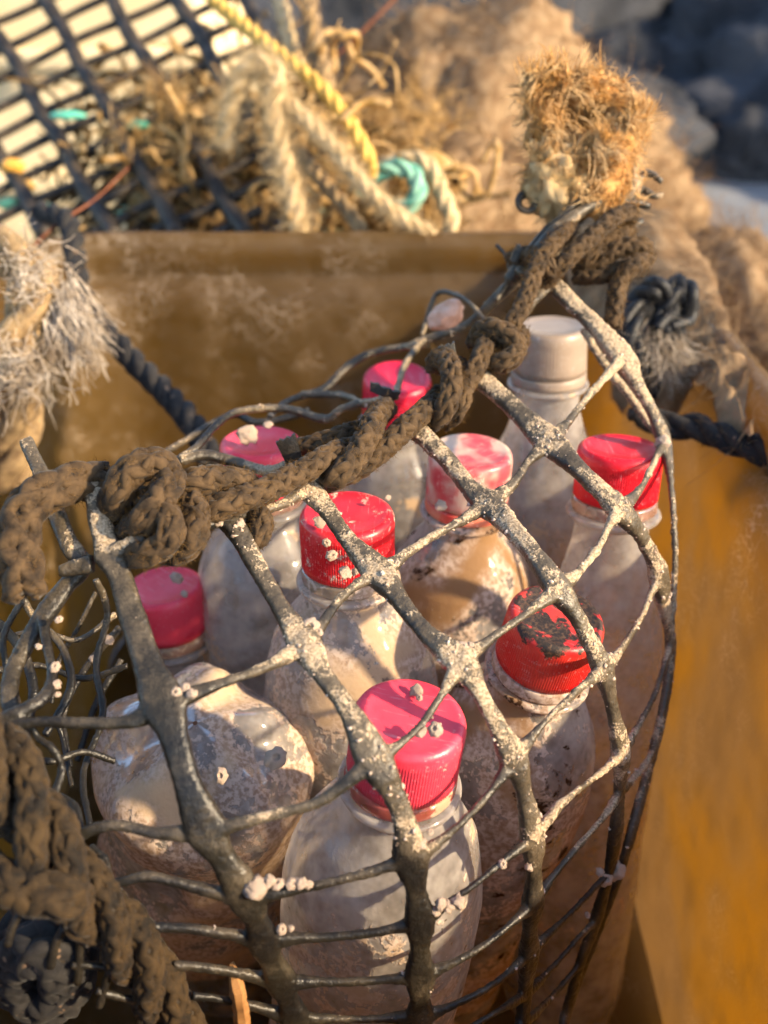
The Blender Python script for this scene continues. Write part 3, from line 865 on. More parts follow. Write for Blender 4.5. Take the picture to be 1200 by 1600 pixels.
# cut ends poking out of the side seam
for pts, wd in (([(35, 1418), (20, 1448), (12, 1478)], 13), ([(101, 1448), (86, 1478), (79, 1512)], 14), ([(125, 1460), (124, 1500), (121, 1538)], 13),
                ([(172, 1510), (163, 1545), (155, 1574)], 13), ([(150, 1548), (180, 1556), (212, 1564)], 12), ([(217, 1558), (219, 1600), (220, 1640)], 13), ([(112, 1508), (140, 1508), (168, 1512)], 12)):
    q = catmull(PP([(a, b, D(a, b, -0.004)) for a, b in pts]), n=14)
    r = np.full(14, wd / FPX * 0.225 / 2); r[-1] *= 0.8
    m = MB(); v, f = sweep(q, r, 10); m.add(v + 0.00015 * fbm(v * 600, 3, 2)[:, None], f, 0.2)
    m.build("cut_stub", M['net'], bag, attr="crust")
# torn flat ends standing up along the rope
for (a, b, d, wx, wy, rz) in ((453, 704, .295, .0058, .0078, 0.35), (702, 560, .322, .0052, .009, 0.25), (810, 398, .352, .004, .006, -0.5), (600, 612, .325, .010, .003, -0.35)):
    ctr = P(a, b, d)
    nx, ny = 9, 11
    U, Vv = np.meshgrid(np.linspace(-1, 1, nx), np.linspace(-1, 1, ny), indexing='ij')
    def layer(off):
        x = U * wx / 2 * (1 + 0.1 * Vv); y = Vv * wy / 2 + 0.0004 * np.sin(U * 9) * (Vv > 0.9)
        z = 0.0005 * (1 - U * U) + off
        cx, sx = math.cos(rz), math.sin(rz)
        return np.stack([x * cx - y * sx, -z + 0.25 * (x * sx + y * cx), x * sx + y * cx], -1).reshape(-1, 3)
    m = MB(); G = grid_faces(nx, ny)
    V = np.r_[layer(0.0), layer(-0.0012)] + ctr
    edge = [(i * ny, (i + 1) * ny) for i in range(nx - 1)] + [((nx - 1) * ny + j, (nx - 1) * ny + j + 1) for j in range(ny - 1)] + [((nx - i) * ny - 1, (nx - i - 1) * ny - 1) for i in range(nx - 1)] + [(ny - 1 - j, ny - 2 - j) for j in range(ny - 1)]
    o_ = nx * ny
    m.add(V, [G, G[:, ::-1] + o_, np.array([(a1, a2, a2 + o_, a1 + o_) for a1, a2 in edge])], 0.22)
    m.build("torn_end", M['net'], bag, attr="crust", smooth=False)

# barnacles: ridged cones and knobbly lumps
def barnacle_mesh(name, seed):
    v, f = lathe([(1.0, 0), (0.92, 0.22), (0.75, 0.5), (0.55, 0.72), (0.42, 0.8), (0.33, 0.76), (0.25, 0.5), (0.02, 0.4)], 20)
    a = np.arctan2(v[:, 1], v[:, 0])
    v[:, :2] *= (1 + 0.07 * np.cos(a * 6 + seed) + 0.05 * np.cos(a * 9 + 2 * seed))[:, None]
    v += 0.07 * np.stack([vnoise(v * 3, seed), vnoise(v * 3, seed + 1), vnoise(v * 3, seed + 2)], 1)
    m = MB(); m.add(v, [f]); return m.mesh(name, M['crust'])
def lump_mesh(name, seed, mat=None):
    v, f = ico(3)
    v = v * (1 + 0.55 * fbm(v * 1.8, seed, 3)[:, None] + 0.30 * fbm(v * 5, seed + 5, 2)[:, None])
    m = MB(); m.add(v, [f]); return m.mesh(name, mat or M['crust'])
BARN = [barnacle_mesh("barnacle", s) for s in (1, 4, 8)]
LUMP = [lump_mesh("barnacle", s) for s in (2, 6, 9, 15)]
def place_barnacle(parent, a, b, d, wpx, cone=False, squash=0.8):
    c = P(a, b, d)
    r = wpx / FPX * d / 2
    r *= rng.uniform(.7, 1.15)
    if not cone and squash == 0.8 and rng.random() < 0.5: cone = True
    me = (BARN if cone else LUMP)[rng.integers(0, 3)]
    vw = norm(np.array([0, 0, CAMZ]) - c)
    q = Vector(norm(vw * 0.8 + np.array([rng.normal(0, .3), rng.normal(0, .3), 0.5]))).to_track_quat('Z', 'Y')
    o = link_mesh("barnacle", me, None, c, None, (r, r * rng.uniform(.8, 1), r * squash))
    o.rotation_mode = 'QUATERNION'; o.rotation_quaternion = q @ Matrix.Rotation(rng.uniform(0, 6), 3, 'Z').to_quaternion()
    o.parent = parent
    o.matrix_parent_inverse = parent_inv(parent)
    return o
def parent_inv(p):
    if p.rotation_mode == 'QUATERNION':
        return (Matrix.Translation(p.location) @ p.rotation_quaternion.to_matrix().to_4x4()).inverted()
    return Matrix.Translation(p.location).inverted()
BAR = [(275, 1082, 26), (300, 1084, 24), (290, 1074, 18), (484, 980, 30), (480, 1002, 20), (498, 988, 14), (600, 888, 30), (615, 905, 26), (590, 905, 18), (620, 880, 16), (722, 1012, 28), (705, 1020, 18), (738, 1025, 18), (735, 1008, 15),
       (400, 1385, 34), (420, 1378, 26), (434, 1382, 22), (456, 1381, 26), (470, 1380, 28), (482, 1382, 16), (440, 1452, 16), (455, 1450, 14),
       (657, 1318, 18), (672, 1300, 16), (688, 1412, 22), (700, 1416, 20), (716, 1408, 26), (680, 1425, 14), (785, 1350, 18), (826, 1355, 14), (960, 1360, 34), (946, 1374, 26), (938, 1362, 14), (918, 1430, 16),
       (812, 1180, 18), (800, 1165, 16), (938, 1040, 18), (1028, 885, 22), (1035, 690, 24), (975, 545, 20), (362, 800, 26), (372, 822, 24), (342, 815, 20), (765, 775, 18), (872, 905, 18), (640, 668, 18), (86, 1042, 22), (92, 968, 16), (88, 1070, 16), (90, 1085, 14), (60, 1010, 14), (145, 1030, 18), (170, 1000, 20), (120, 1130, 12)]
for (a, b, wd) in BAR:
    inner = a < 180 and b < 1140
    dd = (0.07 if a > 110 else 0.004) if inner else -0.0015
    place_barnacle(bag, a, b, D(a, b, dd), wd)
# loose crumbs of lime along the ribs: too many to count
cr = MB()
v0, f0 = ico(1)
cand = np.where((crust > 0.30) & (np.sum(norm(np.array([0, 0, CAMZ]) - NV) * VN, 1) > -0.2))[0]
dn = dn[cand]
pr = np.exp(-dn / 22) * 1.0 + 0.06
pick = rng.choice(cand, 700, replace=False, p=pr / pr.sum())
for i in pick:
    r = 0.00015 + 0.0006 * rng.random() ** 3
    cr.add(NV[i] + v0 * (1 + 0.4 * rng.normal(size=(len(v0), 1))) * r * rng.uniform(.5, 1.3, 3), [f0])
tag(cr.build("lime_crumbs", M['crust'], bag), None, None, kind='stuff')

# ================================================================== ropes
def frame_along(path):
    T = norm(np.gradient(path, axis=0))
    a = norm(np.cross(T[0], [0.3, 0.2, 1.0]))
    A = np.zeros_like(path); A[0] = a
    for k in range(1, len(path)):
        a = a - np.dot(a, T[k]) * T[k]
        a /= max(np.linalg.norm(a), 1e-9)
        A[k] = a
    return T, A, np.cross(T, A)

def braid_mesh(mb, path, R, n=4, pitch=5.6, K=11, srad=0.40):
    """real over-and-under sleeve braid on a path (evenly spaced)"""
    T, A, B = frame_along(path)
    s = np.r_[0, np.cumsum(np.linalg.norm(np.diff(path, axis=0), axis=1))]
    ph = 2 * np.pi * s / (pitch * R)
    taper = np.ones(len(s))
    tubes = []
    for sg in (1, -1):
        for i in range(n):
            a = 2 * np.pi * i / n + sg * ph + (0 if sg > 0 else np.pi / n)
            over = np.cos(n * ph) * sg
            r = R * (0.60 + 0.08 * over) * taper
            r = r * (1 + 0.02 * vnoise(np.c_[s * 120, np.full(len(s), i * 3.1 + sg), 0 * s], 5))
            tubes.append(path + A * (r * np.cos(a))[:, None] + B * (r * np.sin(a))[:, None])
    tubes = np.array(tubes)
    rd = np.broadcast_to(s / (0.55 * R), tubes.shape[:2])
    v, f = sweep(tubes, np.full(tubes.shape[:2], srad * R), K, ridge=rd)
    mb.add(v, f)

def twist_mesh(mb, path, R, n=3, pitch=6.5, K=7, srad=0.52, rc=0.5):
    T, A, B = frame_along(path)
    s = np.r_[0, np.cumsum(np.linalg.norm(np.diff(path, axis=0), axis=1))]
    tubes = []
    for i in range(n):
        a = 2 * np.pi * i / n + 2 * np.pi * s / (pitch * R)
        tubes.append(path + A * (rc * R * np.cos(a))[:, None] + B * (rc * R * np.sin(a))[:, None])
    v, f = sweep(np.array(tubes), np.full((n, len(s)), srad * R), K)
    v = v + (0.05 * R) * np.stack([vnoise(v / R * 2.5, 1), vnoise(v / R * 2.5, 2), vnoise(v / R * 2.5, 3)], 1)
    mb.add(v, f)

def fuzz_mesh(mb, path, R, per_m, length, rad=0.00005, curl=0.6, seed=0):
    g_ = np.random.default_rng(seed)
    T, A, B = frame_along(path)
    L = np.sum(np.linalg.norm(np.diff(path, axis=0), axis=1))
    n = int(per_m * L)
    if n < 3: return
    i = g_.integers(0, len(path), n)
    a = g_.uniform(0, 2 * np.pi, n)
    out = A[i] * np.cos(a)[:, None] + B[i] * np.sin(a)[:, None]
    tan = np.cross(T[i], out)
    ln = length * g_.uniform(0.3, 1.0, n) ** 1.2
    d0 = norm(out * 0.30 + T[i] * g_.normal(0, .8, (n, 1)) + tan * g_.normal(0, .6, (n, 1)))
    p = path[i] + out * R * 0.9
    pts = [p]
    for k in range(2):
        d0 = norm(d0 + curl * g_.normal(0, .6, (n, 3)))
        p = p + d0 * (ln / 2)[:, None]
        pts.append(p)
    pts = np.stack(pts, 1)
    rr = rad * np.array([1, .9, .35])[None] * g_.uniform(.6, 1.3, (n, 1))
    v, f = sweep(pts, rr, 3, caps=False)
    mb.add(v, f)

def rope_piece(name, path, R, mat, parent, style='braid', core=True, fuzz=(0, 0.003), fmat=None, seed=0, pitch=5.0, origin=None):
    mb = MB()
    if style == 'braid': braid_mesh(mb, path, R, pitch=pitch)
    else: twist_mesh(mb, path, R, pitch=pitch)
    o = mb.build(name, mat, parent)
    if core and style == 'braid':
        c = MB(); e = path.copy()
        e[0] += (e[1] - e[0]) * 1.5; e[-1] += (e[-2] - e[-1]) * 1.5
        v, f = sweep(e, np.full(len(path), R * 0.72), 10); c.add(v, f)
        co = c.build("core", M['rope_core']); co.parent = o
    if fuzz[0]:
        h = MB(); fuzz_mesh(h, path, R, fuzz[0], fuzz[1], seed=seed)
        if h.n:
            ho = h.build("fuzz", fmat or M['rope_fuzz']); ho.parent = o
            ho["kind"] = "stuff"
    return o

def net_path(pts, step=0.0007):
    return catmull(PP([(a, b, D(a, b, dd)) for a, b, dd in pts]), step=step)

lace = empty("lacing_rope", P(560, 720, .28), "thick brown braided rope knotted along the top edge of the net bag", "rope")
LR = [
 ("rope_end", .0074, [(165, 752, .004), (120, 754, .000), (74, 770, -.004), (38, 798, -.006), (28, 850, -.006), (40, 930, -.004)]),
 ("loop", .0056, [(172, 812, .006), (182, 775, -.006), (203, 738, -.012), (238, 724, -.014), (264, 738, -.012), (254, 775, -.014), (226, 812, -.010), (200, 835, .004)]),
 ("loop", .0048, [(212, 780, .000), (248, 788, -.012), (268, 822, -.014), (256, 852, -.010), (218, 868, -.004), (192, 855, .008)]),
 ("loop", .0048, [(274, 764, .000), (304, 792, -.008), (304, 835, -.010), (280, 862, -.002), (262, 862, .010)]),
 ("rope_run", .0052, [(250, 762, .002), (290, 756, -.008), (340, 748, -.009), (382, 756, -.005), (404, 774, .005)]),
 ("rope_run", .0050, [(290, 812, .004), (345, 792, -.006), (400, 772, -.009), (460, 744, -.010), (520, 710, -.008), (562, 700, .004)]),
 ("loop", .0042, [(370, 796, .004), (408, 808, -.003), (402, 842, .000), (384, 832, .010)]),
 ("loop", .0051, [(604, 638, .008), (588, 652, -.006), (574, 682, -.012), (552, 718, -.012), (524, 746, -.008), (500, 742, .006)]),
 ("rope_run", .0047, [(462, 704, .012), (510, 690, .004), (560, 672, .006)]),
 ("rope_run", .0049, [(498, 738, .004), (540, 740, -.002), (590, 708, -.006), (640, 662, -.008), (672, 634, -.003), (692, 614, .006)]),
 ("loop", .0050, [(664, 662, .008), (688, 650, -.005), (704, 612, -.012), (704, 576, -.012), (690, 558, -.002), (678, 572, .010)]),
 ("loop", .0044, [(690, 662, .006), (716, 640, -.004), (724, 600, -.006), (714, 568, .006)]),
 ("rope_run", .0047, [(684, 646, .002), (724, 606, -.005), (746, 570, -.008), (758, 540, -.006), (766, 516, .004)]),
 ("loop", .0050, [(744, 538, .006), (758, 514, -.008), (790, 520, -.012), (806, 545, -.008), (790, 566, .000), (764, 562, .010)]),
 ("loop", .0044, [(748, 566, .004), (780, 566, -.008), (806, 548, -.009), (814, 520, .002)]),
 ("rope_run", .0045, [(768, 556, .000), (800, 508, -.009), (824, 460, -.012), (840, 415, -.012), (866, 380, -.012), (886, 364, -.005), (892, 346, .010)]),
 ("rope_run", .0044, [(838, 452, .002), (880, 410, -.012), (920, 374, -.015), (962, 338, -.012), (986, 334, .000), (974, 356, .010)]),
 ("rope_end", .0046, [(926, 424, .008), (960, 392, .000), (1000, 384, -.005), (1012, 400, -.002), (988, 416, -.005), (968, 440, .000), (961, 480, .004), (957, 512, .010)]),
 ("loop", .0044, [(896, 432, .012), (940, 430, .006), (976, 420, .004), (1004, 420, .012)]),
 ("loop", .0042, [(800, 404, .020), (822, 398, .000), (850, 408, -.012), (862, 432, -.006), (846, 450, .008)]),
 ("loop", .0042, [(905, 420, .010), (925, 396, .002), (960, 372, .004), (985, 360, .010)]),
]
for k, (nm, r, pts) in enumerate(LR):
    rope_piece(nm, net_path(pts, 0.0008), r * 0.74, M['rope'], lace, 'braid', fuzz=(26000, 0.0034), seed=k, pitch=6.2)

# dark split laths bound into the rope's top end
bundle = empty("split_lath_bundle", P(900, 350, .37), "dark weathered split laths bound in the top of the rope", "lath bundle")
for k, pts in enumerate(([(795, 440, .02), (850, 370, .004), (905, 312, .002), (925, 296, .004)], [(815, 432, .012), (870, 360, 0), (930, 318, -.002), (968, 308, .0)],
                         [(860, 400, .01), (930, 345, .006), (985, 300, .0), (990, 262, .0)], [(920, 360, .012), (980, 318, .004), (1015, 322, .002)],
                         [(940, 350, .008), (990, 300, .004), (1008, 270, .0), (1034, 284, -.004)], [(950, 330, .004), (1000, 296, .0), (1020, 306, -.004), (1034, 305, -.006)], [(880, 380, .016), (950, 372, .014), (1004, 345, .01)])):
    q = net_path(pts, 0.0012)
    nseg = len(q)
    rr = (0.0030 + 0.0006 * math.sin(k)) * np.linspace(1, 0.45, nseg)
    m = MB(); v, f = sweep(q, rr, 9)
    v = v + 0.0005 * np.stack([fbm(v * 260, 1, 2), fbm(v * 260, 2, 2), fbm(v * 260, 3, 2)], 1)
    m.add(v, f, 0.30 + 0.1 * (k % 3))
    m.build("lath", M['net'], bundle, attr="crust")

# side seam rope, lower left
side = empty("side_seam_rope", P(120, 1400, .2), "wet brown rope pair twisted around the bag's left side seam", "rope")
ctrl = [(-60, 1120, -.012), (0, 1195, -.010), (45, 1275, -.008), (98, 1360, -.006), (155, 1425, -.004), (205, 1485, -.002), (248, 1550, -.0), (300, 1640, .0)]
ax = net_path(ctrl, 0.0007)
T, A, B = frame_along(ax)
s = np.r_[0, np.cumsum(np.linalg.norm(np.diff(ax, axis=0), axis=1))]
for k in range(3):
    a = 2 * np.pi * s / 0.050 + k * 2.1
    rad = 0.0042 * np.linspace(1.2, 0.8, len(s))
    p = ax + A * (rad * np.cos(a))[:, None] + B * (rad * np.sin(a))[:, None]
    rope_piece("rope_strand", p, 0.0036 - 0.0004 * (k == 2), M['rope_side'], side, 'braid', fuzz=(5000, 0.002), seed=40 + k, pitch=6.4)
kn = net_path([(30, 1470, .02), (60, 1440, .016), (105, 1460, .012), (115, 1510, .010), (85, 1560, .012), (40, 1550, .016), (30, 1500, .012), (60, 1480, .004), (95, 1490, .002), (100, 1530, .010)])
tag(rope_piece("knotted_rope", kn, 0.0062, M['rope_black'], None, 'braid', fuzz=(0, 0)), "black braided rope knot hanging below the side seam rope", "rope")
hang = net_path([(-70, 1330, -.006), (0, 1375, -.010), (50, 1395, -.012), (100, 1400, -.012), (130, 1430, .004)])
rope_piece("rope_wrap", hang, 0.0050, M['rope_side'], side, 'braid', fuzz=(5000, 0.002), seed=55)

# splinter of wood between the lower cross strands
sp = catmull(PP([(362, 1505, D(362, 1505, .006)), (372, 1550, D(372, 1550, -.002)), (385, 1640, D(385, 1640, .002))]), n=30)
m = MB(); v, f = sweep(sp, np.interp(np.linspace(0, 1, 30), [0, .15, 1], [.0008, .0020, .0024]), 7)
m.add(v + 0.0004 * np.stack([vnoise(v * 500, 1), vnoise(v * 500, 2), vnoise(v * 90, 3)], 1), f)
tag(m.build("wood_splinter", M['wood'], smooth=False), "orange brown wood splinter caught behind the bag's lowest strands", "splinter")

# shells and lime on caps and bottles
for (par, a, b, d, wd, cone) in ((bB, 276, 903, .352, 20, True), (bB, 288, 928, .348, 16, False), (bC, 510, 848, .284, 14, True), (bC, 518, 868, .2845, 20, True), (bC, 540, 895, .285, 20, False), (bC, 555, 893, .286, 16, False), (bC, 606, 778, .299, 12, False), (bC, 500, 815, .290, 20, False),
                              (bA, 655, 1142, .236, 30, False), (bA, 680, 1140, .236, 24, True), (bA, 650, 1078, .252, 22, False), (bA, 655, 1090, .250, 16, True), (bD, 690, 790, .322, 22, False),
                              (bU, 430, 1185, .258, 40, True), (bU, 345, 1212, .262, 34, True), (bE, 388, 680, .338, 30, False), (bE, 418, 664, .344, 20, False)):
    place_barnacle(par, a, b, d, wd, cone, 0.75 if cone else 0.4)
# pinkish lime clump on the back strand
m = MB(); v, f = ico(4)
v = v * (1 + 0.25 * fbm(v * 1.8, 3, 3)[:, None]) * np.array([0.0065, 0.005, 0.0060]); v[:, 0] += 0.35 * v[:, 2]
m.add(v + P(697, 492, 0.372), [f])
tag(m.build("lime_clump", M['pink']), "crumpled pinkish lime clump caught above the farthest red cap", "lime clump")

# ================================================================== frayed things
def fibre_cloud(mb, n, start, direc, ln, rad, curl, seed, seg=6, grav=0.0, clump=0):
    """start, direc: functions of rng -> (n,3)"""
    g_ = np.random.default_rng(seed)
    p = start(g_, n); d0 = norm(direc(g_, n, p))
    L = ln * g_.uniform(0.35, 1.0, n)
    ax = norm(g_.normal(size=(n, 3)))
    if clump:
        k_ = g_.integers(0, clump, n)
        p = p[k_] + g_.normal(0, rad * 2.2, (n, 3)); d0 = norm(d0[k_] + g_.normal(0, .22, (n, 3))); ax = norm(ax[k_] + g_.normal(0, .15, (n, 3))); L = L[k_] * g_.uniform(.6, 1.1, n)
    pts = [p]
    for k in range(seg):
        d0 = norm(d0 + curl * np.cross(ax, d0) + 0.25 * curl * g_.normal(size=(n, 3)) + np.array([0, 0, -grav]))
        p = p + d0 * (L / seg)[:, None]
        pts.append(p)
    rr = rad * g_.uniform(.5, 1.5, (n, 1)) * np.linspace(1, .4, seg + 1)[None]
    v, f = sweep(np.stack(pts, 1), rr, 3, caps=False)
    mb.add(v, f)

def blob(c, r, seed, amp=0.25, fq=2.0, sub=4):
    v, f = ico(sub)
    return np.asarray(c) + v * np.asarray(r) * (1 + amp * fbm(v * fq, seed, 4)[:, None]), [f]

# orange frayed tuft on top of the rope
DT = 0.372
tuft = empty("frayed_rope_tuft", P(890, 340, DT), "orange frayed rope tuft standing on top of the bag's rope", "frayed rope")
c0 = P(905, 195, DT)
camx, camu, camf = np.array([1.0, 0, 0]), np.array([0, sn, cs]), np.array([0, cs, -sn])
ringp = []
for k in range(60):
    a = 2 * np.pi * k / 59
    ringp.append(c0 + camx * (0.0165 + 0.003 * math.sin(3 * a + 1)) * math.cos(a) + camu * ((0.0165 + 0.003 * math.cos(2 * a)) * math.sin(a)) + camf * (0.004 * math.sin(2 * a) - 0.002))
ringp = np.array(ringp)
m = MB(); v, f = sweep(ringp, 0.0044 + 0.0012 * np.sin(np.linspace(0, 9, 60)), 14)
v = v + 0.0038 * np.stack([fbm(v * 150, 1, 3), fbm(v * 110, 2, 3), fbm(v * 110, 3, 3)], 1); m.add(v, f)
v, f = blob(c0 + camf * 0.013, (0.018, 0.006, 0.017), 3, 0.3); m.add(v, f)
v, f = sweep(catmull(np.array([P(960, 230, DT), P(950, 280, DT - .002), P(930, 330, DT), P(915, 360, DT + .004)]), n=40), np.linspace(.0075, .0045, 40), 12)
v = v + 0.002 * np.stack([fbm(v * 200, 1, 3), fbm(v * 200, 2, 3), fbm(v * 200, 3, 3)], 1); m.add(v, f)
m.build("ring", M['orange_core'], tuft)
def st(g_, n):
    i = g_.integers(0, 60, n)
    a = g_.uniform(0, 2 * np.pi, n)
    p = ringp[i]; o = norm(p - c0)
    return p + o * (np.cos(a) * 0.0068)[:, None] + camf * (np.sin(a) * 0.0066)[:, None]
def dr(g_, n, p):
    o = norm(p - c0)
    tg = np.cross(o, camf)
    return o * g_.uniform(-.3, .35, (n, 1)) + tg * g_.normal(0, 1.2, (n, 1)) - camf * g_.uniform(-.2, .7, (n, 1)) + g_.normal(0, .3, (n, 3))
m = MB()
fibre_cloud(m, 3400, st, dr, 0.0150, 0.00024, 0.34, 5, seg=5, clump=300)
fibre_cloud(m, 900, st, dr, 0.008, 0.00025, 0.4, 15, seg=4)
fibre_cloud(m, 150, st, lambda g_, n, p: norm(p - c0) + g_.normal(0, .6, (n, 3)), 0.016, 0.00030, 0.30, 6, clump=34)
fibre_cloud(m, 900, lambda g_, n: P(945, 275, DT) + camx * g_.normal(0, .0055, (n, 1)) + camu * g_.uniform(-.014, .012, (n, 1)) - camf * g_.uniform(-.004, .007, (n, 1)), lambda g_, n, p: camu * g_.choice([-1, 1], (n, 1)) + g_.normal(0, .5, (n, 3)), 0.013, 0.00025, 0.28, 7)
fo = m.build("fibres", M['orange'], tuft); fo["kind"] = "stuff"
m = MB()
v, f = blob(P(868, 287, DT + .002), (0.0112, 0.010, 0.0135), 8, 0.5, 3.6); m.add(v, f)
m.build("felted_lump", M['beige'], tuft)
m = MB()
fibre_cloud(m, 2600, lambda g_, n: P(868, 285, DT + .004) + norm(g_.normal(size=(n, 3))) * np.array([0.0110, 0.0100, 0.0132]), lambda g_, n, p: norm(p - P(868, 285, DT)) * 0.35 + g_.normal(0, .8, (n, 3)), 0.009, 0.00016, 0.5, 9, seg=5, clump=500)
fo = m.build("fibres", M['beige'], tuft); fo["kind"] = "stuff"
# small burnt hole rim left of it
m = MB(); v, f = lathe([(0.0045, 0), (0.006, 0.001), (0.0066, 0.003), (0.005, 0.0042), (0.003, 0.003), (0.0025, 0.0)], 24)
v = v @ np.array([camx, camu, -camf]) * np.array([1, 1, 1]) * 0.75 + P(823, 318, DT + .004); m.add(v, [grid_faces(6, 24, True)])
m.build("dark_grommet", M['crate'], tuft)

# black frayed yarn ends, right
DY = 0.425
yarn = empty("black_yarn_tuft", P(1030, 600, DY), "black frayed yarn loops with pale fibres hanging over the tub's right side", "yarn")
m = MB()
for k, pts in enumerate(([(1000, 590), (985, 520), (1000, 465), (1025, 450), (1040, 475), (1030, 520)], [(1030, 530), (1048, 470), (1060, 445), (1075, 460), (1070, 495), (1050, 520)], [(1005, 600), (1010, 545), (1030, 505), (1050, 500)], [(1010, 620), (1030, 570), (1055, 560)])):
    q = catmull(PP([(a, b, DY + 0.004 * k - 0.006 * (j % 2)) for j, (a, b) in enumerate(pts)]), step=0.0008)
    twist_mesh(m, q, 0.0052, 3, 7.5, 8)
m.build("loops", M['black_fibre'], yarn)
m = MB()
for k, (a, b) in enumerate(((1010, 470), (1060, 465), (1030, 520), (1010, 570), (1050, 550))):
    fibre_cloud(m, 260, lambda g_, n: P(a, b, DY) + g_.normal(0, .0042, (n, 3)), lambda g_, n, p: g_.normal(0, 1, (n, 3)), 0.013, 0.00010, 0.5, 60 + k)
o = m.build("black_fibres", M['black_fibre'], yarn); o["kind"] = "stuff"
m = MB()
fibre_cloud(m, 420, lambda g_, n: P(1040, 545, DY - .006) + g_.normal(0, .0035, (n, 3)), lambda g_, n, p: -camu + camx * g_.normal(0.3, .5, (n, 1)) + g_.normal(0, .3, (n, 3)), 0.022, 0.00014, 0.2, 70)
fibre_cloud(m, 160, lambda g_, n: P(1000, 530, DY) + g_.normal(0, .005, (n, 3)), lambda g_, n, p: -camu + g_.normal(0, .6, (n, 3)), 0.02, 0.00012, 0.3, 71)
o = m.build("pale_fibres", M['white_fibre'], yarn); o["kind"] = "stuff"

# frayed grey-white rope, upper left
DF = 0.42
fr = empty("frayed_grey_rope", P(40, 640, DF), "grey white frayed rope end hanging in front of the tub's left wall", "frayed rope")
m = MB()
twist_mesh(m, catmull(PP([(-60, 400, DF + .02), (0, 390, DF), (50, 430, DF), (45, 500, DF), (20, 560, DF), (30, 640, DF + .02), (15, 760, DF + .04)]), step=0.0012), 0.011, 3, 7, 8)
m.build("strand", M['rope_brown'], fr)
m = MB()
fibre_cloud(m, 700, lambda g_, n: P(105, 485, DF) + camx * g_.normal(0, .004, (n, 1)) + camu * g_.normal(0, .006, (n, 1)) + camf * g_.normal(0, .004, (n, 1)), lambda g_, n, p: -camu + camx * 0.35 + g_.normal(0, .2, (n, 3)), 0.026, 0.00036, 0.12, 80)
fibre_cloud(m, 260, lambda g_, n: P(45, 430, DF - .01) + g_.normal(0, .007, (n, 3)), lambda g_, n, p: camx * 0.5 + g_.normal(0, .7, (n, 3)), 0.014, 0.00030, 0.3, 81)
fibre_cloud(m, 400, lambda g_, n: P(35, 570, DF - .005) + g_.normal(0, .007, (n, 3)), lambda g_, n, p: -camu * 0.6 + g_.normal(0, .5, (n, 3)), 0.018, 0.00026, 0.25, 82)
o = m.build("fibres", M['white_fibre'], fr); o["kind"] = "stuff"

# dark ropes hanging into the tub
def loose_rope(name, pts, R, mat, label, style='twist', fuzz=(0, .004), fmat=None, cat="rope", pitch=6.5, seed=0, group=None):
    q = catmull(PP(pts), step=R * 0.22)
    mb = MB()
    if style == 'twist': twist_mesh(mb, q, R, pitch=pitch)
    else: braid_mesh(mb, q, R, pitch=5)
    o = mb.build(name, mat)
    if fuzz[0]:
        h = MB(); fuzz_mesh(h, q, R, fuzz[0], fuzz[1], rad=0.00014, seed=seed)
        ho = h.build("fuzz", fmat or mat); ho.parent = o; ho["kind"] = "stuff"
    return tag(o, label, cat, group)
loose_rope("black_rope", [(60, 330, .55), (105, 345, .53), (118, 400, .515), (132, 470, .50), (200, 555, .48), (255, 610, .46), (300, 662, .44), (330, 720, .43)], 0.0062, M['rope_black'], "black twisted rope hanging down across the tub's back wall")
loose_rope("dark_rope", [(990, 640, .40), (1040, 664, .40), (1090, 668, .395), (1140, 688, .385), (1190, 705, .375), (1260, 760, .37)], 0.0058, M['rope_black'], "dark rope lying over the tub's right rim", fuzz=(3000, .004), fmat=M['twine_dark'])
# ================================================================== things behind the tub
# cream box, sunlit, far left
def box_obj(mb, x0, x1, y0, y1, z0, z1, bev=0.01):
    import bmesh
    bm = bmesh.new()
    bmesh.ops.create_cube(bm, size=1.0)
    for v in bm.verts:
        v.co = Vector((x0 + (v.co.x + .5) * (x1 - x0), y0 + (v.co.y + .5) * (y1 - y0), z0 + (v.co.z + .5) * (z1 - z0)))
    bmesh.ops.bevel(bm, geom=bm.edges[:], offset=bev, segments=3, affect='EDGES', profile=0.5)
    bm.verts.index_update()
    vs = np.array([v.co[:] for v in bm.verts])
    for f in bm.faces:
        mb.add(np.array([v.co[:] for v in f.verts]), [np.arange(len(f.verts))[None]])
    bm.free()
box = empty("cream_box", (-0.4, 1.2, 0), "sunlit cream plastic box behind the black mesh crate", "box")
m = MB(); box_obj(m, -0.75, -0.175, 1.05, 1.45, 0.0, 0.42, 0.015); m.build("shell", M['cream'], box, smooth=False)
for z in (0.19, 0.31):
    m = MB(); box_obj(m, -0.76, -0.168, 1.04, 1.46, z, z + 0.02, 0.006); m.build("rib", M['cream'], box, smooth=False)
m = MB(); box_obj(m, -0.77, -0.16, 1.03, 1.47, 0.405, 0.445, 0.01); m.build("lid", M['cream'], box, smooth=False)

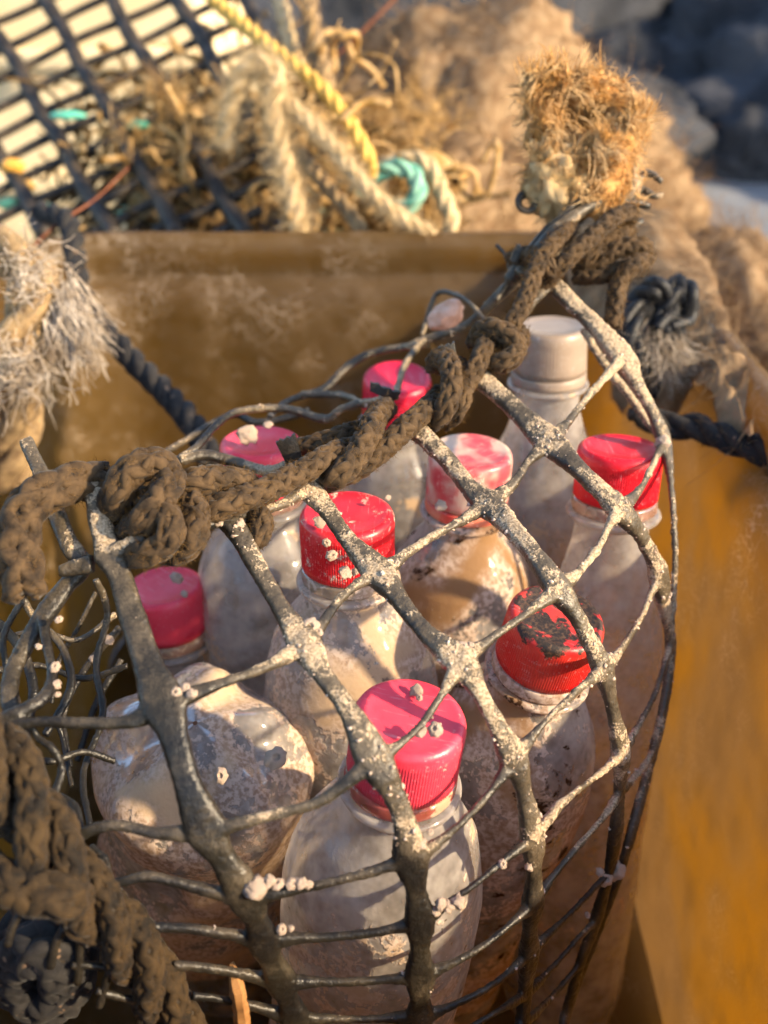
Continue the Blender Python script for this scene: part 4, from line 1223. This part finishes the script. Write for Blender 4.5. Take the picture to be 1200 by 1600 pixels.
# black mesh crate, upper left: thick and thin bars crossing at a slant
crate = empty("mesh_crate", P(150, 370, .70), "black plastic mesh crate leaning behind the tub at upper left", "crate")
def crate_pt(px, py, extra=0.0):
    return P(px, py, 0.64 + 0.16 * (380 - py) / 400 - 0.05 * (px - 200) / 400 + extra)
U = np.array([82.0, -38.0]); Vd = np.array([20.0, 35.0])
for i in range(-3, 7):                                 # thick bars
    pts = []
    for j in np.linspace(-8, 13, 40):
        q = np.array([150.0, 140.0]) + U * i + Vd * j * 1.0 + np.array([3 * math.sin(j * 1.7 + i), 0])
        if -90 < q[0] < 440 and -110 < q[1] < 372: pts.append(crate_pt(*q))
    if len(pts) < 3: continue
    q = catmull(np.array(pts), step=0.004)
    m = MB(); v, f = sweep(q, 0.0054 + 0.0012 * np.abs(np.sin(np.arange(len(q)) * 0.35)), 8); m.add(v, f); m.build("bar", M['crate'], crate)
for j in range(-8, 13):                                # thin bars
    pts = []
    for i in np.linspace(-4, 6, 34):
        q = np.array([150.0, 140.0]) + U * i + Vd * j + np.array([0, 3 * math.sin(i * 2.3 + j)])
        if -90 < q[0] < 430 and -110 < q[1] < 368: pts.append(crate_pt(q[0], q[1], 0.003))
    if len(pts) < 3: continue
    q = catmull(np.array(pts), step=0.004)
    m = MB(); v, f = sweep(q, np.full(len(q), 0.0034), 7); m.add(v, f); m.build("bar", M['crate'], crate)
for j in range(0, 6):                                  # floor bars of the crate, running back
    q = catmull(np.array([crate_pt(60 + 70 * j, 372), crate_pt(150 + 60 * j, 300, 0.10), crate_pt(220 + 50 * j, 250, 0.2)]), step=0.004)
    m = MB(); v, f = sweep(q, np.full(len(q), 0.003), 7); m.add(v, f); m.build("bar", M['crate'], crate)

# ropes over the crate
loose_rope("golden_rope", [(300, -40, .66), (345, 10, .64), (400, 55, .62), (450, 95, .605), (500, 135, .595), (545, 190, .59), (575, 245, .59), (578, 275, .60)], 0.0048, M['rope_yellow'], "golden rope slanting down over the black crate", fuzz=(2500, .006), seed=3)
loose_rope("pale_looped_rope", [(352, 230, .60), (360, 180, .59), (378, 120, .58), (405, 98, .575), (432, 115, .575), (428, 165, .58), (440, 230, .585), (458, 300, .585), (470, 370, .59)], 0.0062, M['rope_tan'], "pale tan rope bent in a hairpin loop over the crate's corner", fuzz=(16000, .018), fmat=M['rope_tan'], seed=4)
loose_rope("pale_straight_rope", [(415, 130, .585), (470, 180, .58), (520, 230, .575), (570, 290, .57), (620, 335, .57), (680, 372, .575)], 0.0048, M['rope_tan'], "pale rope running down to the tub rim below the golden rope", fuzz=(14000, .012), fmat=M['rope_tan'], seed=5)
loose_rope("brown_rope", [(478, -40, .68), (485, 20, .67), (495, 70, .66), (508, 120, .65), (505, 160, .65)], 0.0066, M['rope_brown'], "brown rope hanging at the top edge beside the golden rope", fuzz=(4000, .008), seed=6)
loose_rope("tan_rope", [(425, -40, .72), (440, 10, .70), (452, 60, .69), (470, 110, .68)], 0.0055, M['rope_tan'], "short tan rope at the top edge left of the brown rope", fuzz=(4000, .008), seed=7)
loose_rope("green_rope", [(560, 300, .62), (590, 272, .61), (622, 262, .605), (648, 275, .605), (652, 305, .605), (630, 325, .61), (600, 318, .615)], 0.0058, M['rope_green'], "pale green rope coil behind the tub rim", seed=8)
loose_rope("cream_rope", [(590, 262, .63), (640, 248, .62), (672, 262, .615), (690, 300, .615), (705, 340, .615), (700, 372, .62)], 0.0056, M['rope_tan'], "cream rope curving over the green coil", fuzz=(4000, .006), seed=9)
loose_rope("grey_rope", [(470, 240, .62), (510, 290, .60), (545, 330, .59), (570, 372, .585)], 0.005, M['rope_brown'], "thin grey brown rope sinking behind the tub rim", seed=10)
q = catmull(PP([(40, 395, .52), (90, 350, .53), (150, 310, .55), (200, 262, .58)]), step=.003); m = MB(); v, f = sweep(q, np.full(len(q), .0008), 6); m.add(v, f)
tag(m.build("rusty_wire", M['twine_red']), "thin rusty wire by the crate's lower corner", "wire")
q = catmull(PP([(520, 92, .72), (555, 60, .72), (590, 25, .72), (625, -10, .72)]), step=.003); m = MB(); v, f = sweep(q, np.full(len(q), .0012), 6); m.add(v, f)
tag(m.build("red_twine", M['twine_red']), "thin red brown twine stretched across the dark rocks", "twine")

# twine tangle: hopelessly knotted mass
g_ = np.random.default_rng(5)
m = MB(); m2 = MB()
for k in range(420):
    a, b = g_.uniform(120, 690), g_.uniform(70, 380)
    if b < 380 - (a - 150) * 1.2 and a < 330 and b < 130: continue
    if a > 520 and b < 210 + (a - 520) * 0.4: continue
    d = g_.uniform(.62, .74)
    if a < 430: d = 0.64 + 0.16 * (380 - b) / 400 - 0.05 * (a - 200) / 400 + g_.uniform(.015, .09)
    p = P(a, b, d); pts = [p]; dirv = norm(g_.normal(size=3))
    for s_ in range(g_.integers(4, 8)):
        dirv = norm(dirv + 0.9 * g_.normal(size=3) + np.array([0, 0, -.15]))
        p = p + dirv * 0.016; pts.append(p)
    q = catmull(np.array(pts), step=.003)
    r = g_.choice([.0006, .0010, .0015, .0024])
    v, f = sweep(q, np.full(len(q), r), 6)
    (m if g_.random() < .72 else m2).add(v + 0.0006 * np.stack([vnoise(v * 300, 1), vnoise(v * 300, 2), vnoise(v * 300, 3)], 1), f)
for k in range(26):
    a, b = g_.uniform(220, 680), g_.uniform(200, 380)
    if a > 560 and b < 280: continue
    v, f = blob(P(a, b, g_.uniform(.70, .76)), g_.uniform(.012, .026, 3), k, 0.5, 2.5, 3)
    (m if k % 3 else m2).add(v, f)
fibre_cloud(m, 6000, lambda gg, n: np.array([P(gg.uniform(200, 700), gg.uniform(150, 385), gg.uniform(.66, .76)) for _ in range(n)]), lambda gg, n, p: gg.normal(0, 1, (n, 3)), .045, .00035, .30, 90, seg=4, clump=420)
tw = tag(m.build("twine_tangle", M['twine']), "tan twine tangle heaped between crate and tub rim", "twine", kind='stuff')
tag(m2.build("dark_twine_tangle", M['twine_dark']), "dark brown twine strands knotted into the tan tangle", "twine", kind='stuff')

# coloured scraps at the tangle's foot
def scrap(px, py, d, w, h, col, label, k):
    t = NT("scrap plastic"); mat = t.done(t.bsdf(t.mix(t.ramp(t.noise(60, 3), .4, .6), col, tuple(c * .7 for c in col)), .45))
    m = MB(); v, f = ico(3)
    v = v * np.array([w / FPX * d / 2, .006, h / FPX * d / 2]) * (1 + .3 * fbm(v * 1.5, k, 3)[:, None])
    m.add(v + P(px, py, d), [f])
    tag(m.build("plastic_scrap", mat), label, "scrap", "plastic scraps in the tangle")
SCR = [(205, 332, 60, 34, (.25, .62, .42), "green plastic scrap third from left under the crate"), (70, 325, 40, 26, (.2, .6, .36), "small bright green plastic scrap under the crate, second from left"), (15, 318, 44, 30, (.25, .6, .3), "leftmost green plastic scrap at the photo's left edge"),
       (105, 180, 66, 22, (.12, .5, .36), "long teal plastic strip seen through the crate's mesh"), (212, 195, 44, 26, (.1, .45, .3), "small teal plastic scrap right of the teal strip"), (290, 325, 36, 22, (.75, .33, .06), "orange plastic scrap under the crate"), (320, 252, 40, 44, (.85, .42, .05), "orange plastic lump in the middle of the tangle"),
       (375, 305, 52, 30, (.25, .55, .40), "pale green plastic scrap left of the pale hanging rope"), (432, 350, 54, 36, (.10, .22, .55), "blue plastic scrap at the tub rim"), (490, 335, 50, 30, (.2, .55, .55), "turquoise plastic scrap right of the pale hanging rope"), (520, 365, 50, 28, (.2, .5, .35), "mint plastic scrap touching the tub rim"), (20, 260, 44, 44, (.75, .38, .06), "orange plastic lump behind the crate at the left edge"), (40, 290, 34, 30, (.7, .4, .1), "amber plastic lump under the crate's left bars")]
for k, (a, b, w_, h_, c_, lb) in enumerate(SCR):
    scrap(a, b, .70, w_ * .9, h_ * .6, c_, lb, k)

# heaps of brown netting: folded sheet with a fur of threads
def heap(name, label, ctr, rad, seed, mat, nthread, tl=0.05, tr=0.0005):
    v, f = ico(5)
    v = v.copy()
    n = fbm(v * 1.6, seed, 4); rid = 1 - np.abs(fbm(v * np.array([2.2, 2.2, 4.5]) + 0.5 * n[:, None], seed + 9, 3)) * 2
    s_ = 1 + 0.30 * n + 0.26 * rid
    w_ = v * s_[:, None] * np.asarray(rad)
    w_[:, 2] = np.maximum(w_[:, 2], -ctr[2] + 0.002)
    root = empty(name, (ctr[0], ctr[1], 0), label, "netting", "netting heaps behind the tub")
    m = MB(); m.add(w_ + np.asarray(ctr), [f]); m.build("fold_mass", mat, root)
    g_ = np.random.default_rng(seed)
    sel = np.where(w_[:, 2] > -0.05)[0]
    i = g_.choice(sel, nthread)
    nn = norm(v[i] / np.asarray(rad))
    m = MB()
    fibre_cloud(m, nthread, lambda gg, n_: w_[i] + np.asarray(ctr) + nn * 0.001, lambda gg, n_, p: np.cross(nn, gg.normal(size=(n_, 3))) + nn * .25, tl, tr, .3, seed + 1, seg=4)
    o = m.build("threads", mat, root); o["kind"] = "stuff"
    return root
heap("netting_heap", "largest brown netting heap behind the tub rim's middle", (0.06, 0.98, 0.14), (0.17, 0.17, 0.19), 3, M['netting'], 2600)
heap("netting_heap", "brown netting heap peaking behind the orange frayed tuft", (0.185, 1.10, 0.13), (0.135, 0.15, 0.150), 14, M['netting'], 2200)
heap("netting_heap", "darker netting heap beyond the tub's right rim", (0.265, 0.72, 0.115), (0.06, 0.16, 0.095), 25, M['netting'], 1600)

# sheer netting draped over the right rim
def drape():
    rows = [[(850, 352, .585), (905, 325, .57), (975, 318, .555), (1040, 330, .535), (1090, 372, .52)],
            [(880, 400, .555), (930, 390, .535), (1005, 385, .51), (1070, 410, .49), (1128, 462, .462)],
            [(905, 480, .53), (965, 470, .50), (1030, 482, .47), (1092, 512, .445), (1152, 556, .415)],
            [(940, 560, .50), (995, 568, .47), (1050, 585, .442), (1106, 608, .415), (1168, 636, .385)],
            [(975, 640, .48), (1015, 648, .45), (1062, 662, .428), (1112, 678, .40), (1172, 705, .368)]]
    G = np.array([[P(*p) for p in r] for r in rows])
    A_ = np.array([catmull(r, n=60) for r in G]); A_ = np.array([catmull(A_[:, j], n=60) for j in range(60)])
    V = A_.transpose(1, 0, 2).reshape(-1, 3)
    hem = (np.repeat(np.arange(60), 60) / 59.0) ** 4
    V = V + hem[:, None] * (0.030 * fbm(np.c_[V[:, :2] * 60, 0 * V[:, 0]], 6, 3) + 0.006)[:, None] * np.array([0, 0, 1.0])
    V = V + 0.006 * fbm(V * 40, 3, 3)[:, None] * np.array([.4, .6, 1]) 
    root = empty("draped_netting", P(1060, 680, .46), "sheer brown netting draped over the tub's right rim", "netting")
    m = MB(); Fg = grid_faces(60, 60); m.add(np.r_[V, V + np.array([0, .0012, -.0012])], [Fg, Fg[:, ::-1] + 3600]); m.build("sheet", M['netting'], root)
    g_ = np.random.default_rng(8); i = g_.integers(0, 3600, 700)
    m = MB(); fibre_cloud(m, 700, lambda gg, n: V[i] - camf * .001, lambda gg, n, p: camx * gg.normal(0, 1, (n, 1)) + camu * gg.normal(0, 1, (n, 1)) - camf * .2, .03, .00012, .25, 9)
    o = m.build("threads", M['netting'], root); o["kind"] = "stuff"
drape()

# dark rocks of the shore
def rock(ctr, rad, seed, label):
    v, f = ico(5)
    n = fbm(v * 1.4, seed, 5, .55); rd = np.abs(fbm(v * 2.2, seed + 7, 4))
    v = v * (1 + .35 * n - .22 * rd)[:, None] * np.asarray(rad)
    m = MB(); m.add(v + np.asarray(ctr), [f])
    tag(m.build("rock", M['rock'], origin=np.asarray(ctr, float)), label, "rock", "dark shore rocks")
rock((0.05, 2.6, 0.05), (0.8, 0.5, 0.42), 1, "dark blurred rock at the top centre behind the netting")
rock((0.95, 2.35, 0.02), (0.55, 0.5, 0.36), 2, "dark blurred rock at upper right nearest the grey sand")
rock((-0.75, 2.9, 0.05), (0.7, 0.5, 0.5), 3, "dark rock hidden mostly behind the cream box")
rock((1.85, 2.2, 0.1), (0.95, 0.95, 0.62), 4, "dark rock at the photo's far upper right edge")  # added rock, almost wholly unseen, casts shade over the far sand and rocks
rock((0.65, 3.7, 0.0), (0.9, 0.6, 0.40), 5, "dark rock farther back between the two near rocks")
for k, (x, y, r, lb) in enumerate(((0.42, 1.95, 0.16, "small dark rock just behind the frayed tuft"), (0.72, 2.0, 0.13, "small dark rock at the edge of the grey sand"), (0.25, 2.15, 0.2, "low dark rock left of the frayed tuft"), (0.62, 2.35, 0.22, "mid-sized dark rock above the grey sand"), (1.0, 2.75, 0.3, "rounded dark rock near the upper right corner"), (0.35, 3.2, 0.34, "far dark rock along the top edge"))):
    rock((x, y, r * 0.35), (r * 1.25, r, r * 0.9), 50 + k, lb)
